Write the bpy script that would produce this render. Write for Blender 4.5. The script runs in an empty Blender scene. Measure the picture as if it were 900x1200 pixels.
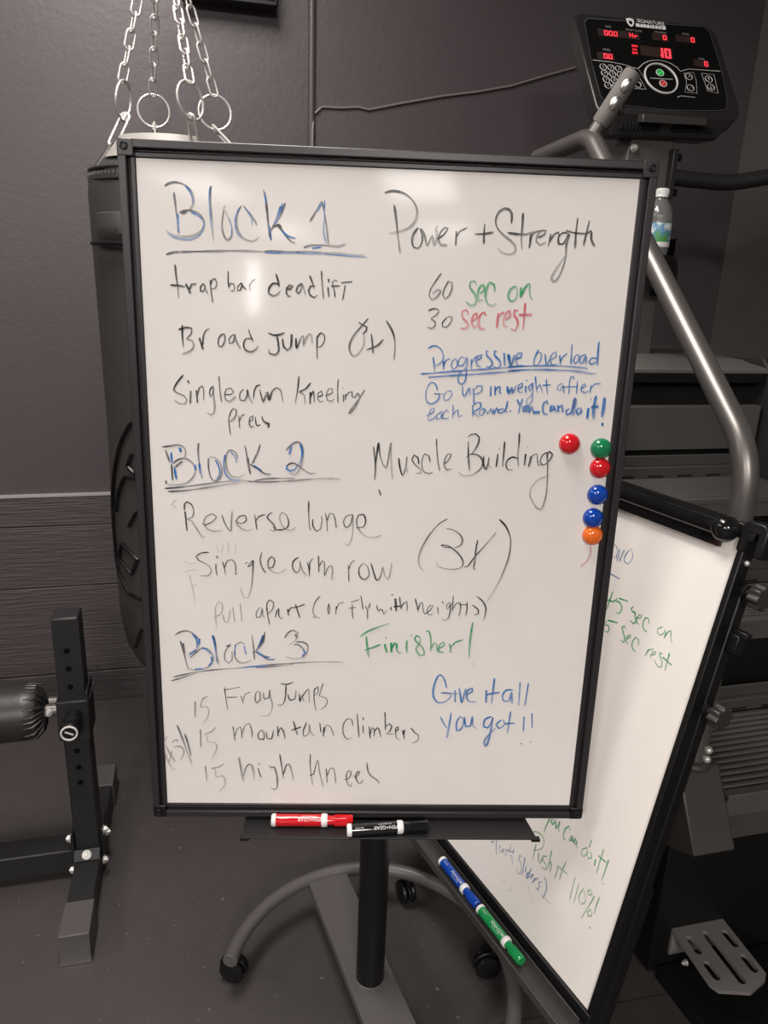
import bpy, math, random
from math import sin, cos, pi, radians, sqrt, atan2
from mathutils import Vector, Matrix
random.seed(7)
S = bpy.context.scene
COL = S.collection
V3 = Vector

# ------------------------------------------------------------------ camera
PITCH, ROLL, YAW, EYE = radians(17.42), radians(2.07), radians(14.35), 1.35
cam_d = bpy.data.cameras.new('camera'); cam = bpy.data.objects.new('camera', cam_d); COL.objects.link(cam)
cam_d.sensor_fit = 'VERTICAL'; cam_d.sensor_height = 24.0
cam_d.lens = 24.0 * 866.35 / 1200.0
cam_d.clip_start = 0.02
fwd = V3((sin(YAW)*cos(PITCH), cos(YAW)*cos(PITCH), -sin(PITCH)))
r0 = V3((cos(YAW), -sin(YAW), 0)); u0 = r0.cross(fwd)
right = cos(ROLL)*r0 + sin(ROLL)*u0; upv = -sin(ROLL)*r0 + cos(ROLL)*u0
M = Matrix((right, upv, -fwd)).transposed().to_4x4(); M.translation = V3((0, 0, EYE))
cam.matrix_world = M
S.camera = cam

# ------------------------------------------------------------------ light and exposure
S.view_settings.view_transform = 'Standard'; S.view_settings.look = 'None'
S.view_settings.gamma = 1.0; S.view_settings.use_curve_mapping = False
S.view_settings.exposure = 0.17
w = bpy.data.worlds.new('world'); S.world = w; w.use_nodes = True
w.node_tree.nodes['Background'].inputs[0].default_value = (0.9, 0.85, 0.82, 1)
w.node_tree.nodes['Background'].inputs[1].default_value = 0.05
def ceiling_panel(x, y, power, sx=0.62, sy=1.22, spread=180):
    l = bpy.data.lights.new('ceiling_panel', 'AREA'); l.shape = 'RECTANGLE'; l.size = sx; l.size_y = sy
    l.energy = power; l.color = (1.0, 0.95, 0.905); l.spread = radians(spread)
    o = bpy.data.objects.new('ceiling_panel', l); COL.objects.link(o); o.location = (x, y, 2.70)
for x, y, p in ((-2.6, -7.7, 13), (-0.5, -7.7, 13), (-2.6, -5.1, 13), (-0.5, -5.1, 16), (-2.6, -2.9, 144), (-0.2, -2.9, 142),
                (-2.6, 0.9, 26),  (-0.20, 1.12, 47)):
    ceiling_panel(x, y, p)
l = bpy.data.lights.new('doorway_daylight', 'AREA'); l.shape = 'RECTANGLE'; l.size = 0.17; l.size_y = 0.70; l.energy = 5; l.color = (1, .96, .95)
o = bpy.data.objects.new('doorway_daylight', l); COL.objects.link(o); o.location = (-3.13, -8.0, 2.02); o.rotation_euler = (radians(90), 0, 0)

# ------------------------------------------------------------------ helpers
class MB:
    def __init__(s): s.v = []; s.f = []; s.sm = []; s.den = []
    def add(s, vs, fs, smooth=False):
        n = len(s.v); s.v += [tuple(p) for p in vs]
        for f in fs: s.f.append(tuple(i+n for i in f)); s.sm.append(smooth)
        return s
    def box(s, c, size, R=None):
        c = V3(c); hx, hy, hz = (a/2 for a in size)
        vs = [V3((x*hx, y*hy, z*hz)) for x in (-1, 1) for y in (-1, 1) for z in (-1, 1)]
        if R is not None: vs = [R @ p for p in vs]
        return s.add([c+p for p in vs], [(0,1,3,2),(4,6,7,5),(0,4,5,1),(2,3,7,6),(0,2,6,4),(1,5,7,3)])
    def span(s, a, b):
        return s.box([(p+q)/2 for p, q in zip(a, b)], [abs(q-p) for p, q in zip(a, b)])
    def tube(s, path, r, seg=16, cap=True):
        P = [V3(p) for p in path]; rs = r if isinstance(r, (list, tuple)) else [r]*len(P)
        T = []
        for i in range(len(P)):
            t = (P[min(i+1, len(P)-1)] - P[max(i-1, 0)]); T.append(t.normalized())
        a = V3((0, 0, 1)) if abs(T[0].z) < 0.9 else V3((1, 0, 0))
        nrm = (a - T[0]*a.dot(T[0])).normalized(); vs = []
        for i, p in enumerate(P):
            nrm = (nrm - T[i]*nrm.dot(T[i])).normalized(); b = T[i].cross(nrm)
            vs += [p + rs[i]*(cos(2*pi*k/seg)*nrm + sin(2*pi*k/seg)*b) for k in range(seg)]
        fs = [(i*seg+k, i*seg+(k+1) % seg, (i+1)*seg+(k+1) % seg, (i+1)*seg+k) for i in range(len(P)-1) for k in range(seg)]
        s.add(vs, fs, True)
        if cap: s.add(vs[:seg], [tuple(range(seg-1, -1, -1))]); s.add(vs[-seg:], [tuple(range(seg))])
        return s
    def cyl(s, a, b, r, seg=20, r2=None): return s.tube([a, b], [r, r if r2 is None else r2], seg)
    def lathe(s, prof, c=(0, 0, 0), R=None, seg=32, a0=0, a1=2*pi):
        c = V3(c); full = abs(a1-a0-2*pi) < 1e-6; n = seg if full else seg+1; vs = []
        for r, z in prof:
            for k in range(n):
                a = a0 + (a1-a0)*k/seg; p = V3((r*cos(a), r*sin(a), z)); vs.append(c + (R @ p if R else p))
        fs = []
        for i in range(len(prof)-1):
            for k in range(seg):
                k2 = (k+1) % n; fs.append((i*n+k, i*n+k2, (i+1)*n+k2, (i+1)*n+k))
        return s.add(vs, fs, True)
    def prism(s, poly, o, ex, ey, d):      # polygon in the plane (o, ex, ey), extruded by vector d
        o, ex, ey, d = V3(o), V3(ex), V3(ey), V3(d); n = len(poly)
        A = [o + ex*p[0] + ey*p[1] for p in poly]; B = [p + d for p in A]
        fs = [tuple(range(n)), tuple(range(2*n-1, n-1, -1))] + [(i, (i+1) % n, n+(i+1) % n, n+i) for i in range(n)]
        return s.add(A+B, fs)
    def torus(s, c, R_, r, nrm=(0, 0, 1), seg=28, a0=0, a1=2*pi, ts=8):
        nrm = V3(nrm).normalized(); a = V3((0, 0, 1)) if abs(nrm.z) < .9 else V3((1, 0, 0))
        x = (a - nrm*a.dot(nrm)).normalized(); y = nrm.cross(x); c = V3(c)
        full = abs(a1-a0-2*pi) < 1e-6; m = seg if full else seg+1; vs = []
        for k in range(m):
            t = a0 + (a1-a0)*k/seg; d = cos(t)*x + sin(t)*y
            for j in range(ts):
                q = 2*pi*j/ts; vs.append(c + d*(R_ + r*cos(q)) + nrm*r*sin(q))
        fs = [(k*ts+j, ((k+1) % m)*ts+j, ((k+1) % m)*ts+(j+1) % ts, k*ts+(j+1) % ts) for k in range(seg) for j in range(ts)]
        return s.add(vs, fs, True)
    def ball(s, c, r, sc=(1, 1, 1), R=None, seg=20, rings=12):
        prof = [(r*sin(pi*i/rings), -r*cos(pi*i/rings)) for i in range(rings+1)]
        vs = []; c = V3(c)
        for rr, z in prof:
            for k in range(seg):
                p = V3((rr*cos(2*pi*k/seg)*sc[0], rr*sin(2*pi*k/seg)*sc[1], z*sc[2])); vs.append(c + (R @ p if R else p))
        fs = [(i*seg+k, i*seg+(k+1) % seg, (i+1)*seg+(k+1) % seg, (i+1)*seg+k) for i in range(rings) for k in range(seg)]
        return s.add(vs, fs, True)
    def ribbon(s, pts, wd, o, ex, ey, n, taper=True, fade=.72):   # pen stroke lying on a plane
        o, ex, ey, n = V3(o), V3(ex), V3(ey), V3(n); L = []; m = len(pts)
        for i, (x, y) in enumerate(pts):
            xa, ya = pts[max(i-1, 0)]; xb, yb = pts[min(i+1, m-1)]
            tx, ty = xb-xa, yb-ya; q = sqrt(tx*tx+ty*ty) or 1; px, py = -ty/q, tx/q
            h = wd/2*(0.9 + 0.25*sin(i*0.37+x*40))
            if taper and m > 4 and (i == 0 or i == m-1): h *= 0.6
            L.append((x+px*h, y+py*h, x-px*h, y-py*h))
        vs = [o + ex*q[k] + ey*q[k+1] for q in L for k in (0, 2)]
        ln = 0.0; dist = [0.0]
        for (xa, ya), (xb, yb) in zip(pts[:-1], pts[1:]): ln += sqrt((xb-xa)**2+(yb-ya)**2); dist.append(ln)
        for dd in dist: s.den += [1.0 - min(fade, ln*7.0)*(dd/(ln or 1))**1.3]*2   # a dry pen runs paler along a long stroke
        return s.add(vs, [(2*i, 2*i+1, 2*i+3, 2*i+2) for i in range(m-1)])

ROOT = {}
def setp(o, label=None, cat=None, group=None, kind=None):
    if label: o['label'] = label
    if cat: o['category'] = cat
    if group: o['group'] = group
    if kind: o['kind'] = kind
def thing(name, label, cat, loc=(0, 0, 0), group=None):
    o = bpy.data.objects.new(name, None); COL.objects.link(o); o.location = loc; o.empty_display_size = .05
    setp(o, label, cat, group); ROOT[o.name] = V3(loc); return o
def obj(name, mb, mat, parent=None, label=None, bevel=0, local=False, sharp=35, seg=2):
    off = V3((0, 0, 0)); p = parent
    while p is not None and not local:
        if p.name in ROOT: off = ROOT[p.name]; break
        p = p.parent
    me = bpy.data.meshes.new(name); me.from_pydata([tuple(V3(v)-off) for v in mb.v], [], mb.f); me.update()
    me.polygons.foreach_set('use_smooth', [True]*len(mb.f))
    import bmesh
    b = bmesh.new(); b.from_mesh(me)
    if not mb.den: bmesh.ops.remove_doubles(b, verts=b.verts, dist=1e-6)
    bmesh.ops.recalc_face_normals(b, faces=b.faces); b.to_mesh(me); b.free()
    me.polygons.foreach_set('use_smooth', [True]*len(me.polygons))
    me.set_sharp_from_angle(angle=radians(sharp))
    me.materials.append(mat)
    if len(mb.den) == len(me.vertices):
        at = me.attributes.new('pen_pressure', 'FLOAT', 'POINT'); at.data.foreach_set('value', mb.den)
    o = bpy.data.objects.new(name, me); COL.objects.link(o)
    if parent: o.parent = parent
    if label: o['label'] = label
    if bevel:
        md = o.modifiers.new('bevel', 'BEVEL'); md.width = bevel; md.segments = seg; md.limit_method = 'ANGLE'; md.angle_limit = radians(40)
    return o
def struct(name, mb, mat, bevel=0):
    o = obj(name, mb, mat, bevel=bevel); o['kind'] = 'structure'; return o
def text_mb(txt, size, o, ex, ey, n, align='CENTER', depth=0.0004, sx=1.0, wrap=None):
    cu = bpy.data.curves.new('lettering', 'FONT'); cu.body = txt; cu.size = size; cu.align_x = align; cu.align_y = 'CENTER'
    t = bpy.data.objects.new('lettering', cu); COL.objects.link(t)
    dg = bpy.context.evaluated_depsgraph_get(); me = bpy.data.meshes.new_from_object(t.evaluated_get(dg))
    mb = MB(); o, ex, ey, n = V3(o), V3(ex), V3(ey), V3(n)
    if wrap:
        pts = [wrap(v.co.x*sx, v.co.y) for v in me.vertices]
    else:
        pts = [o + ex*v.co.x*sx + ey*v.co.y + n*depth for v in me.vertices]
    mb.add(pts, [tuple(p.vertices) for p in me.polygons])
    bpy.data.objects.remove(t); bpy.data.meshes.remove(me); bpy.data.curves.remove(cu)
    return mb

# ------------------------------------------------------------------ materials
def mat(name, col, rough=.5, metal=0., spec=.5, bump=0., bscale=40., bstretch=(1, 1, 1), var=0., vscale=6., emit=None, coat=0., vstretch=(1, 1, 1)):
    m = bpy.data.materials.new(name); m.use_nodes = True; nt = m.node_tree; b = nt.nodes['Principled BSDF']
    b.inputs['Base Color'].default_value = (*col, 1); b.inputs['Roughness'].default_value = rough
    b.inputs['Metallic'].default_value = metal; b.inputs['Specular IOR Level'].default_value = spec
    b.inputs['Coat Weight'].default_value = coat
    tc = nt.nodes.new('ShaderNodeTexCoord')
    if bump:
        mp = nt.nodes.new('ShaderNodeMapping'); mp.inputs['Scale'].default_value = bstretch
        nz = nt.nodes.new('ShaderNodeTexNoise'); nz.inputs['Scale'].default_value = bscale; nz.inputs['Detail'].default_value = 5
        bp = nt.nodes.new('ShaderNodeBump'); bp.inputs['Strength'].default_value = bump; bp.inputs['Distance'].default_value = .004
        nt.links.new(tc.outputs['Object'], mp.inputs[0]); nt.links.new(mp.outputs[0], nz.inputs['Vector'])
        nt.links.new(nz.outputs['Fac'], bp.inputs['Height']); nt.links.new(bp.outputs[0], b.inputs['Normal'])
    if var:
        mp = nt.nodes.new('ShaderNodeMapping'); mp.inputs['Scale'].default_value = vstretch
        nz = nt.nodes.new('ShaderNodeTexNoise'); nz.inputs['Scale'].default_value = vscale; nz.inputs['Detail'].default_value = 6; nz.inputs['Roughness'].default_value = .65
        mr = nt.nodes.new('ShaderNodeMapRange'); mr.inputs[1].default_value = .3; mr.inputs[2].default_value = .7
        mr.inputs[3].default_value = 1-var; mr.inputs[4].default_value = 1+var
        mx = nt.nodes.new('ShaderNodeMix'); mx.data_type = 'RGBA'; mx.blend_type = 'MULTIPLY'; mx.inputs[0].default_value = 1
        mx.inputs[6].default_value = (*col, 1)
        nt.links.new(tc.outputs['Object'], mp.inputs[0]); nt.links.new(mp.outputs[0], nz.inputs['Vector']); nt.links.new(nz.outputs['Fac'], mr.inputs[0])
        nt.links.new(mr.outputs[0], mx.inputs[7]); nt.links.new(mx.outputs[2], b.inputs['Base Color'])
    if emit: b.inputs['Emission Color'].default_value = (*emit[0], 1); b.inputs['Emission Strength'].default_value = emit[1]
    return m
def ink_mat(name, col, paper, cover):
    m = mat(name, col, .35); nt = m.node_tree; b = nt.nodes['Principled BSDF']
    tc = nt.nodes.new('ShaderNodeTexCoord'); nz = nt.nodes.new('ShaderNodeTexNoise'); nz.inputs['Scale'].default_value = 70; nz.inputs['Detail'].default_value = 4
    mr = nt.nodes.new('ShaderNodeMapRange'); mr.inputs[1].default_value = .35; mr.inputs[2].default_value = .68; mr.inputs[3].default_value = cover; mr.inputs[4].default_value = max(0, cover-.32)
    mx = nt.nodes.new('ShaderNodeMix'); mx.data_type = 'RGBA'; mx.inputs[6].default_value = (*paper, 1); mx.inputs[7].default_value = (*col, 1)
    nt.links.new(tc.outputs['Object'], nz.inputs['Vector']); nt.links.new(nz.outputs['Fac'], mr.inputs[0]); at = nt.nodes.new('ShaderNodeAttribute'); at.attribute_name = 'pen_pressure'; ml = nt.nodes.new('ShaderNodeMath'); ml.operation = 'MULTIPLY'; ml.use_clamp = True
    nt.links.new(mr.outputs[0], ml.inputs[0]); nt.links.new(at.outputs['Fac'], ml.inputs[1]); nt.links.new(ml.outputs[0], mx.inputs[0]); nt.links.new(mx.outputs[2], b.inputs['Base Color'])
    return m
PAPER = (.84, .795, .76)
M_wall = mat('wall_paint', (.068, .054, .058), .42, spec=.5, bump=.15, bscale=85, var=.06, vscale=3)
M_plank = mat('painted_plank', (.061, .048, .051), .5, bump=.8, bscale=14, bstretch=(.7, 1, 11), var=.18, vscale=7, vstretch=(.5, 1, 10))
M_floor = mat('rubber_floor', (.045, .037, .036), .58, bump=.22, bscale=420, var=.07, vscale=14)
nt = M_floor.node_tree; b = nt.nodes['Principled BSDF']; src = b.inputs['Base Color'].links[0].from_socket   # pale lint and dust specks
tc = nt.nodes.new('ShaderNodeTexCoord'); nz = nt.nodes.new('ShaderNodeTexNoise'); nz.inputs['Scale'].default_value = 95; nz.inputs['Detail'].default_value = 1
mr = nt.nodes.new('ShaderNodeMapRange'); mr.inputs[1].default_value = .745; mr.inputs[2].default_value = .80; mr.inputs[4].default_value = .5
mx = nt.nodes.new('ShaderNodeMix'); mx.data_type = 'RGBA'; mx.inputs[7].default_value = (.32, .30, .28, 1)
nt.links.new(tc.outputs['Object'], nz.inputs['Vector']); nt.links.new(nz.outputs['Fac'], mr.inputs[0]); nt.links.new(mr.outputs[0], mx.inputs[0]); nt.links.new(src, mx.inputs[6]); nt.links.new(mx.outputs[2], b.inputs['Base Color'])
M_ceil = mat('ceiling_paint', (.12, .11, .11), .8, bump=.1)
M_board = mat('dry_erase_surface', PAPER, .075, var=.045, vscale=4)
M_board2 = mat('dry_erase_surface_cream', (.905, .85, .80), .16, var=.015, vscale=6)
M_alu = mat('dark_grey_frame', (.026, .022, .024), .36, spec=.45)
M_blackpl = mat('black_plastic', (.006, .0055, .006), .38, spec=.35)
M_knob = mat('knob_plastic', (.03, .028, .027), .35)
M_blackgl = mat('gloss_black', (.008, .008, .008), .12)
M_powder = mat('powder_coated_steel', (.016, .0155, .016), .42, spec=.4, bump=.06, bscale=300)
M_base = mat('grey_powder_coat', (.095, .086, .082), .42, bump=.06, bscale=300)
M_rail = mat('satin_gunmetal_tube', (.19, .175, .165), .36, metal=.72)
M_zinc = mat('zinc_plated_steel', (.60, .575, .55), .36, metal=.55)
M_bolt = mat('bright_bolt', (.62, .60, .57), .40, metal=.6)
M_leather = mat('black_vinyl', (.022, .021, .020), .40, bump=.35, bscale=18)
M_leather2 = mat('lit_canvas_top', (.24, .225, .205), .5, bump=.3, bscale=40)
M_bagmark = mat('black_raised_print', (.006, .006, .006), .25)
M_stepm = mat('dark_step_plastic', (.075, .070, .066), .42)
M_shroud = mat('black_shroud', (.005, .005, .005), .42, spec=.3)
M_shroudg = mat('dark_grey_shroud', (.055, .051, .048), .5)
M_bracket = mat('charcoal_cover', (.040, .037, .034), .42, bump=.08, bscale=200)
M_pedal = mat('graphite_pedal', (.16, .148, .142), .45, bump=.05, bscale=300)
M_foam = mat('grey_foam_grip', (.16, .145, .135), .8, bump=.3, bscale=220)
M_chrome = mat('polished_steel', (.62, .60, .58), .30, metal=1)
M_cons = mat('console_shell', (.019, .018, .018), .30)
M_consface = mat('console_glass', (.006, .006, .006), .15)
M_line = mat('printed_pale_line', (.55, .53, .52), .5)
M_red = mat('red_led', (.5, .01, .01), .5, emit=((1.0, .03, .05), 2.2))
M_dimled = mat('unlit_led_window', (.035, .020, .018), .4)
M_grn = mat('green_symbol', (.03, .45, .10), .5, emit=((.05, .8, .15), .35))
M_redsym = mat('red_symbol', (.5, .05, .06), .5, emit=((.8, .05, .06), .3))
M_white = mat('white_plastic', (.80, .79, .77), .35)
M_print = mat('white_print', (.75, .75, .75), .5)
M_cable = mat('painted_cable', (.16, .135, .135), .4)
def pl(c): return mat('glossy_plastic', c, .12, coat=.4)
C_red, C_green, C_blue, C_orange = (.62, .012, .018), (.010, .20, .075), (.006, .055, .36), (.85, .16, .020)
INK = {'black': ink_mat('black_ink', (.022, .02, .02), PAPER, 1.15), 'grey': ink_mat('charcoal_ink', (.085, .085, .10), PAPER, 1.1),
       'blue': ink_mat('blue_ink', (.012, .155, .47), PAPER, 1.1), 'green': ink_mat('green_ink', (.025, .33, .115), PAPER, 1.1),
       'red': ink_mat('red_ink', (.62, .045, .085), PAPER, 1.0), 'faint': ink_mat('faint_grey_ink', (.20, .185, .18), PAPER, .95),
       'ghost': ink_mat('ghost_ink', (.52, .49, .48), PAPER, .9), 'bluef': ink_mat('thin_blue_ink', (.07, .18, .42), PAPER, 1.0),
       'greenf': ink_mat('thin_green_ink', (.06, .32, .12), PAPER, 1.0)}

# ------------------------------------------------------------------ room
WY, RX = 2.30, 1.745
struct('floor', MB().span((-3.3, -9.2, -.08), (RX+.1, WY+.1, 0)), M_floor)
struct('wall_back', MB().span((-3.3, WY, 0), (RX+.1, WY+.1, 2.78)), M_wall)
struct('wall_right', MB().span((RX, -9.2, 0), (RX+.1, WY, 2.78)), mat('right_wall_paint', (.098, .088, .082), .5, bump=.25, bscale=55))
struct('wall_left', MB().span((-3.4, -9.2, 0), (-3.3, WY+.1, 2.78)), M_wall)
struct('wall_rear', MB().span((-3.4, -9.3, 0), (RX+.1, -9.2, 2.78)), M_wall)
struct('ceiling', MB().span((-3.4, -9.3, 2.78), (RX+.1, WY+.1, 2.88)), M_ceil)
mb = MB()
for a, b in ((.0, .106), (.110, .408), (.411, .606), (.608, .700)): mb.span((-3.3, WY-.016, a), (.33, WY+.01, b))
struct('trim_1', mb, M_plank, bevel=.002)
struct('trim_2', MB().span((-3.3, WY-.019, .700), (.33, WY+.01, .7055)), mat('plank_lip', (.34, .30, .295), .40))
mb = MB()
mb.tube([(.336, WY-.004, .70), (.336, WY-.004, 2.78)], .0105, 12)
struct('trim_3', mb, M_wall)
# mat seams in the rubber floor
seam = MB(); seam.box((.40, .965, .0005), (1.7, .003, .001), Matrix.Rotation(radians(-2), 3, 'Z')); seam.box((.62, 1.9, .0005), (.003, 1.9, .001))
struct('trim_4', seam, mat('floor_seam', (.02, .018, .018), .8))
# thin painted cable sagging across the wall
pts = [(.338, WY-.01, 1.55), (.338, WY-.016, 1.74), (.342, WY-.006, 1.785), (.366, WY-.004, 1.806), (.42, WY-.004, 1.808), (.469, WY-.004, 1.814), (.50, WY-.004, 1.810), (.60, WY-.004, 1.835), (.719, WY-.004, 1.863), (.83, WY-.004, 1.884), (.927, WY-.004, 1.907), (1.03, WY-.004, 1.942), (1.133, WY-.004, 1.975), (1.30, WY-.004, 2.04), (1.5, WY-.004, 2.10)]
t = thing('wall_cable', 'thin dark cable running loosely along the back wall behind the console', 'cable', (.338, WY-.01, 1.55))
obj('cord', MB().tube(pts, .0035, 8), M_cable, t)
# screen
t = thing('wall_screen', 'black flat screen high on the back wall, only its lower edge in view', 'screen', (.12, WY, 2.2))
obj('screen_body', MB().span((-.005, 2.235, 2.017), (.238, 2.285, 2.26)), M_blackpl, t, bevel=.004)
obj('screen_panel', MB().span((.003, 2.233, 2.03), (.230, 2.236, 2.25)), M_blackgl, t)
obj('wall_mount', MB().span((.08, 2.28, 2.09), (.15, WY+.003, 2.18)), M_powder, t)

# ------------------------------------------------------------------ main whiteboard
BC = V3((.2539, 1.0145, 1.0049)); bx = V3((.97880, -.20483, 0)); by = V3((.00880, .04203, .99908)); bz = bx.cross(by).normalized()
if bz.y > 0: bz = -bz
BM = Matrix((bx, by, bz)).transposed()
W2, H2, FW = .3555, .508, .0215
def bp(u, v, n=0.): return BC + bx*u + by*v + bz*n
wb = thing('rolling_whiteboard', 'tall white dry-erase board covered in workout notes on a wheeled pedestal', 'whiteboard', (.272, 1.041, 0))
mb = MB().box(bp(0, 0, -.008), (2*W2-.038, 2*H2-.038, .012), BM)
obj('writing_surface', mb, M_board, wb, label='white glossy writing surface')
def rail(mb, a, b, inward):   # stepped frame rail from a to b
    d = (b-a).normalized(); L = (b-a).length; R = Matrix((d, inward, bz)).transposed()
    c = (a+b)/2
    mb.box(c + inward*.0055 + bz*(-.005), (L, .011, .020), R); mb.box(c + inward*.0125 + bz*(-.009), (L-.02, .004, .012), R); mb.box(c + inward*.0180 + bz*(-.006), (L-.03, .0075, .0125), R)
for (a, b, inn) in ((bp(-W2, H2), bp(W2, H2), -by), (bp(-W2, -H2), bp(W2, -H2), by), (bp(-W2, -H2), bp(-W2, H2), bx), (bp(W2, -H2), bp(W2, H2), -bx)):
    m2 = MB(); rail(m2, a, b, inn); obj('frame_rail', m2, M_alu, wb, bevel=.0015)
for sx in (-1, 1):
    for sy in (-1, 1):
        m2 = MB(); c = bp(sx*(W2-.009), sy*(H2-.009), -.004)
        poly = [(-.012, -.012), (.0094, -.012), (.0094, .004), (.0080, .0080), (.004, .0094), (-.012, .0094)]
        poly = [(x*sx, y*sy) for x, y in poly]
        m2.prism(poly, c - bz*.010, bx, by, bz*.0195)
        k = obj('corner_cap', m2, M_blackpl if sy < 0 else M_alu, wb, bevel=.0015)
        m3 = MB(); m3.torus(c + bz*.0103, .0042, .0012, bz, 16); m3.cyl(c + bz*.009, c + bz*.0105, .0030, 12); obj('screw', m3, M_blackpl, k)
        m4 = MB().box(bp(sx*(W2-.014), sy*(H2-.014), .0015), (.010, .010, .004), BM)
        obj('inner_corner', m4, M_blackpl, k, bevel=.002)
INK_LABEL = {'black': 'black ink handwriting', 'grey': 'dark heading strokes over blue ones', 'blue': 'blue ink handwriting', 'green': 'green ink handwriting', 'red': 'red ink handwriting',
             'faint': 'faint grey handwriting', 'ghost': 'barely visible erased writing', 'bluef': 'thin blue handwriting', 'greenf': 'thin green handwriting'}
def ink_parts(data, o, ex, ey, n, parent):      # one part for each word or tight group of strokes
    for i, (lab, ink, wd, st) in enumerate(data):
        strokes = []
        for s_ in st.split(';'):
            q = list(map(int, s_.split())); strokes.append([(q[j]*1e-4, q[j+1]*1e-4) for j in range(0, len(q), 2)])
        box = [(min(p[0] for p in k)-.010, min(p[1] for p in k)-.005, max(p[0] for p in k)+.010, max(p[1] for p in k)+.005) for k in strokes]
        grp = list(range(len(strokes)))
        for a in range(len(strokes)):
            for b in range(a):
                A, B = box[a], box[b]
                if A[0] < B[2] and B[0] < A[2] and A[1] < B[3] and B[1] < A[3] and grp[a] != grp[b]:
                    old, new = grp[a], grp[b]; grp = [new if g == old else g for g in grp]
        e = .00035 + .00004*i
        for g in sorted(set(grp)):
            mb = MB()
            for k, gk in zip(strokes, grp):
                if gk == g: mb.ribbon(k, wd, o + n*e, ex, ey, n, fade=.35 if ink in ('blue', 'green', 'red', 'bluef', 'greenf') else .62)
            obj('handwriting', mb, INK[ink], parent, label=INK_LABEL[ink], sharp=180)
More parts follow.
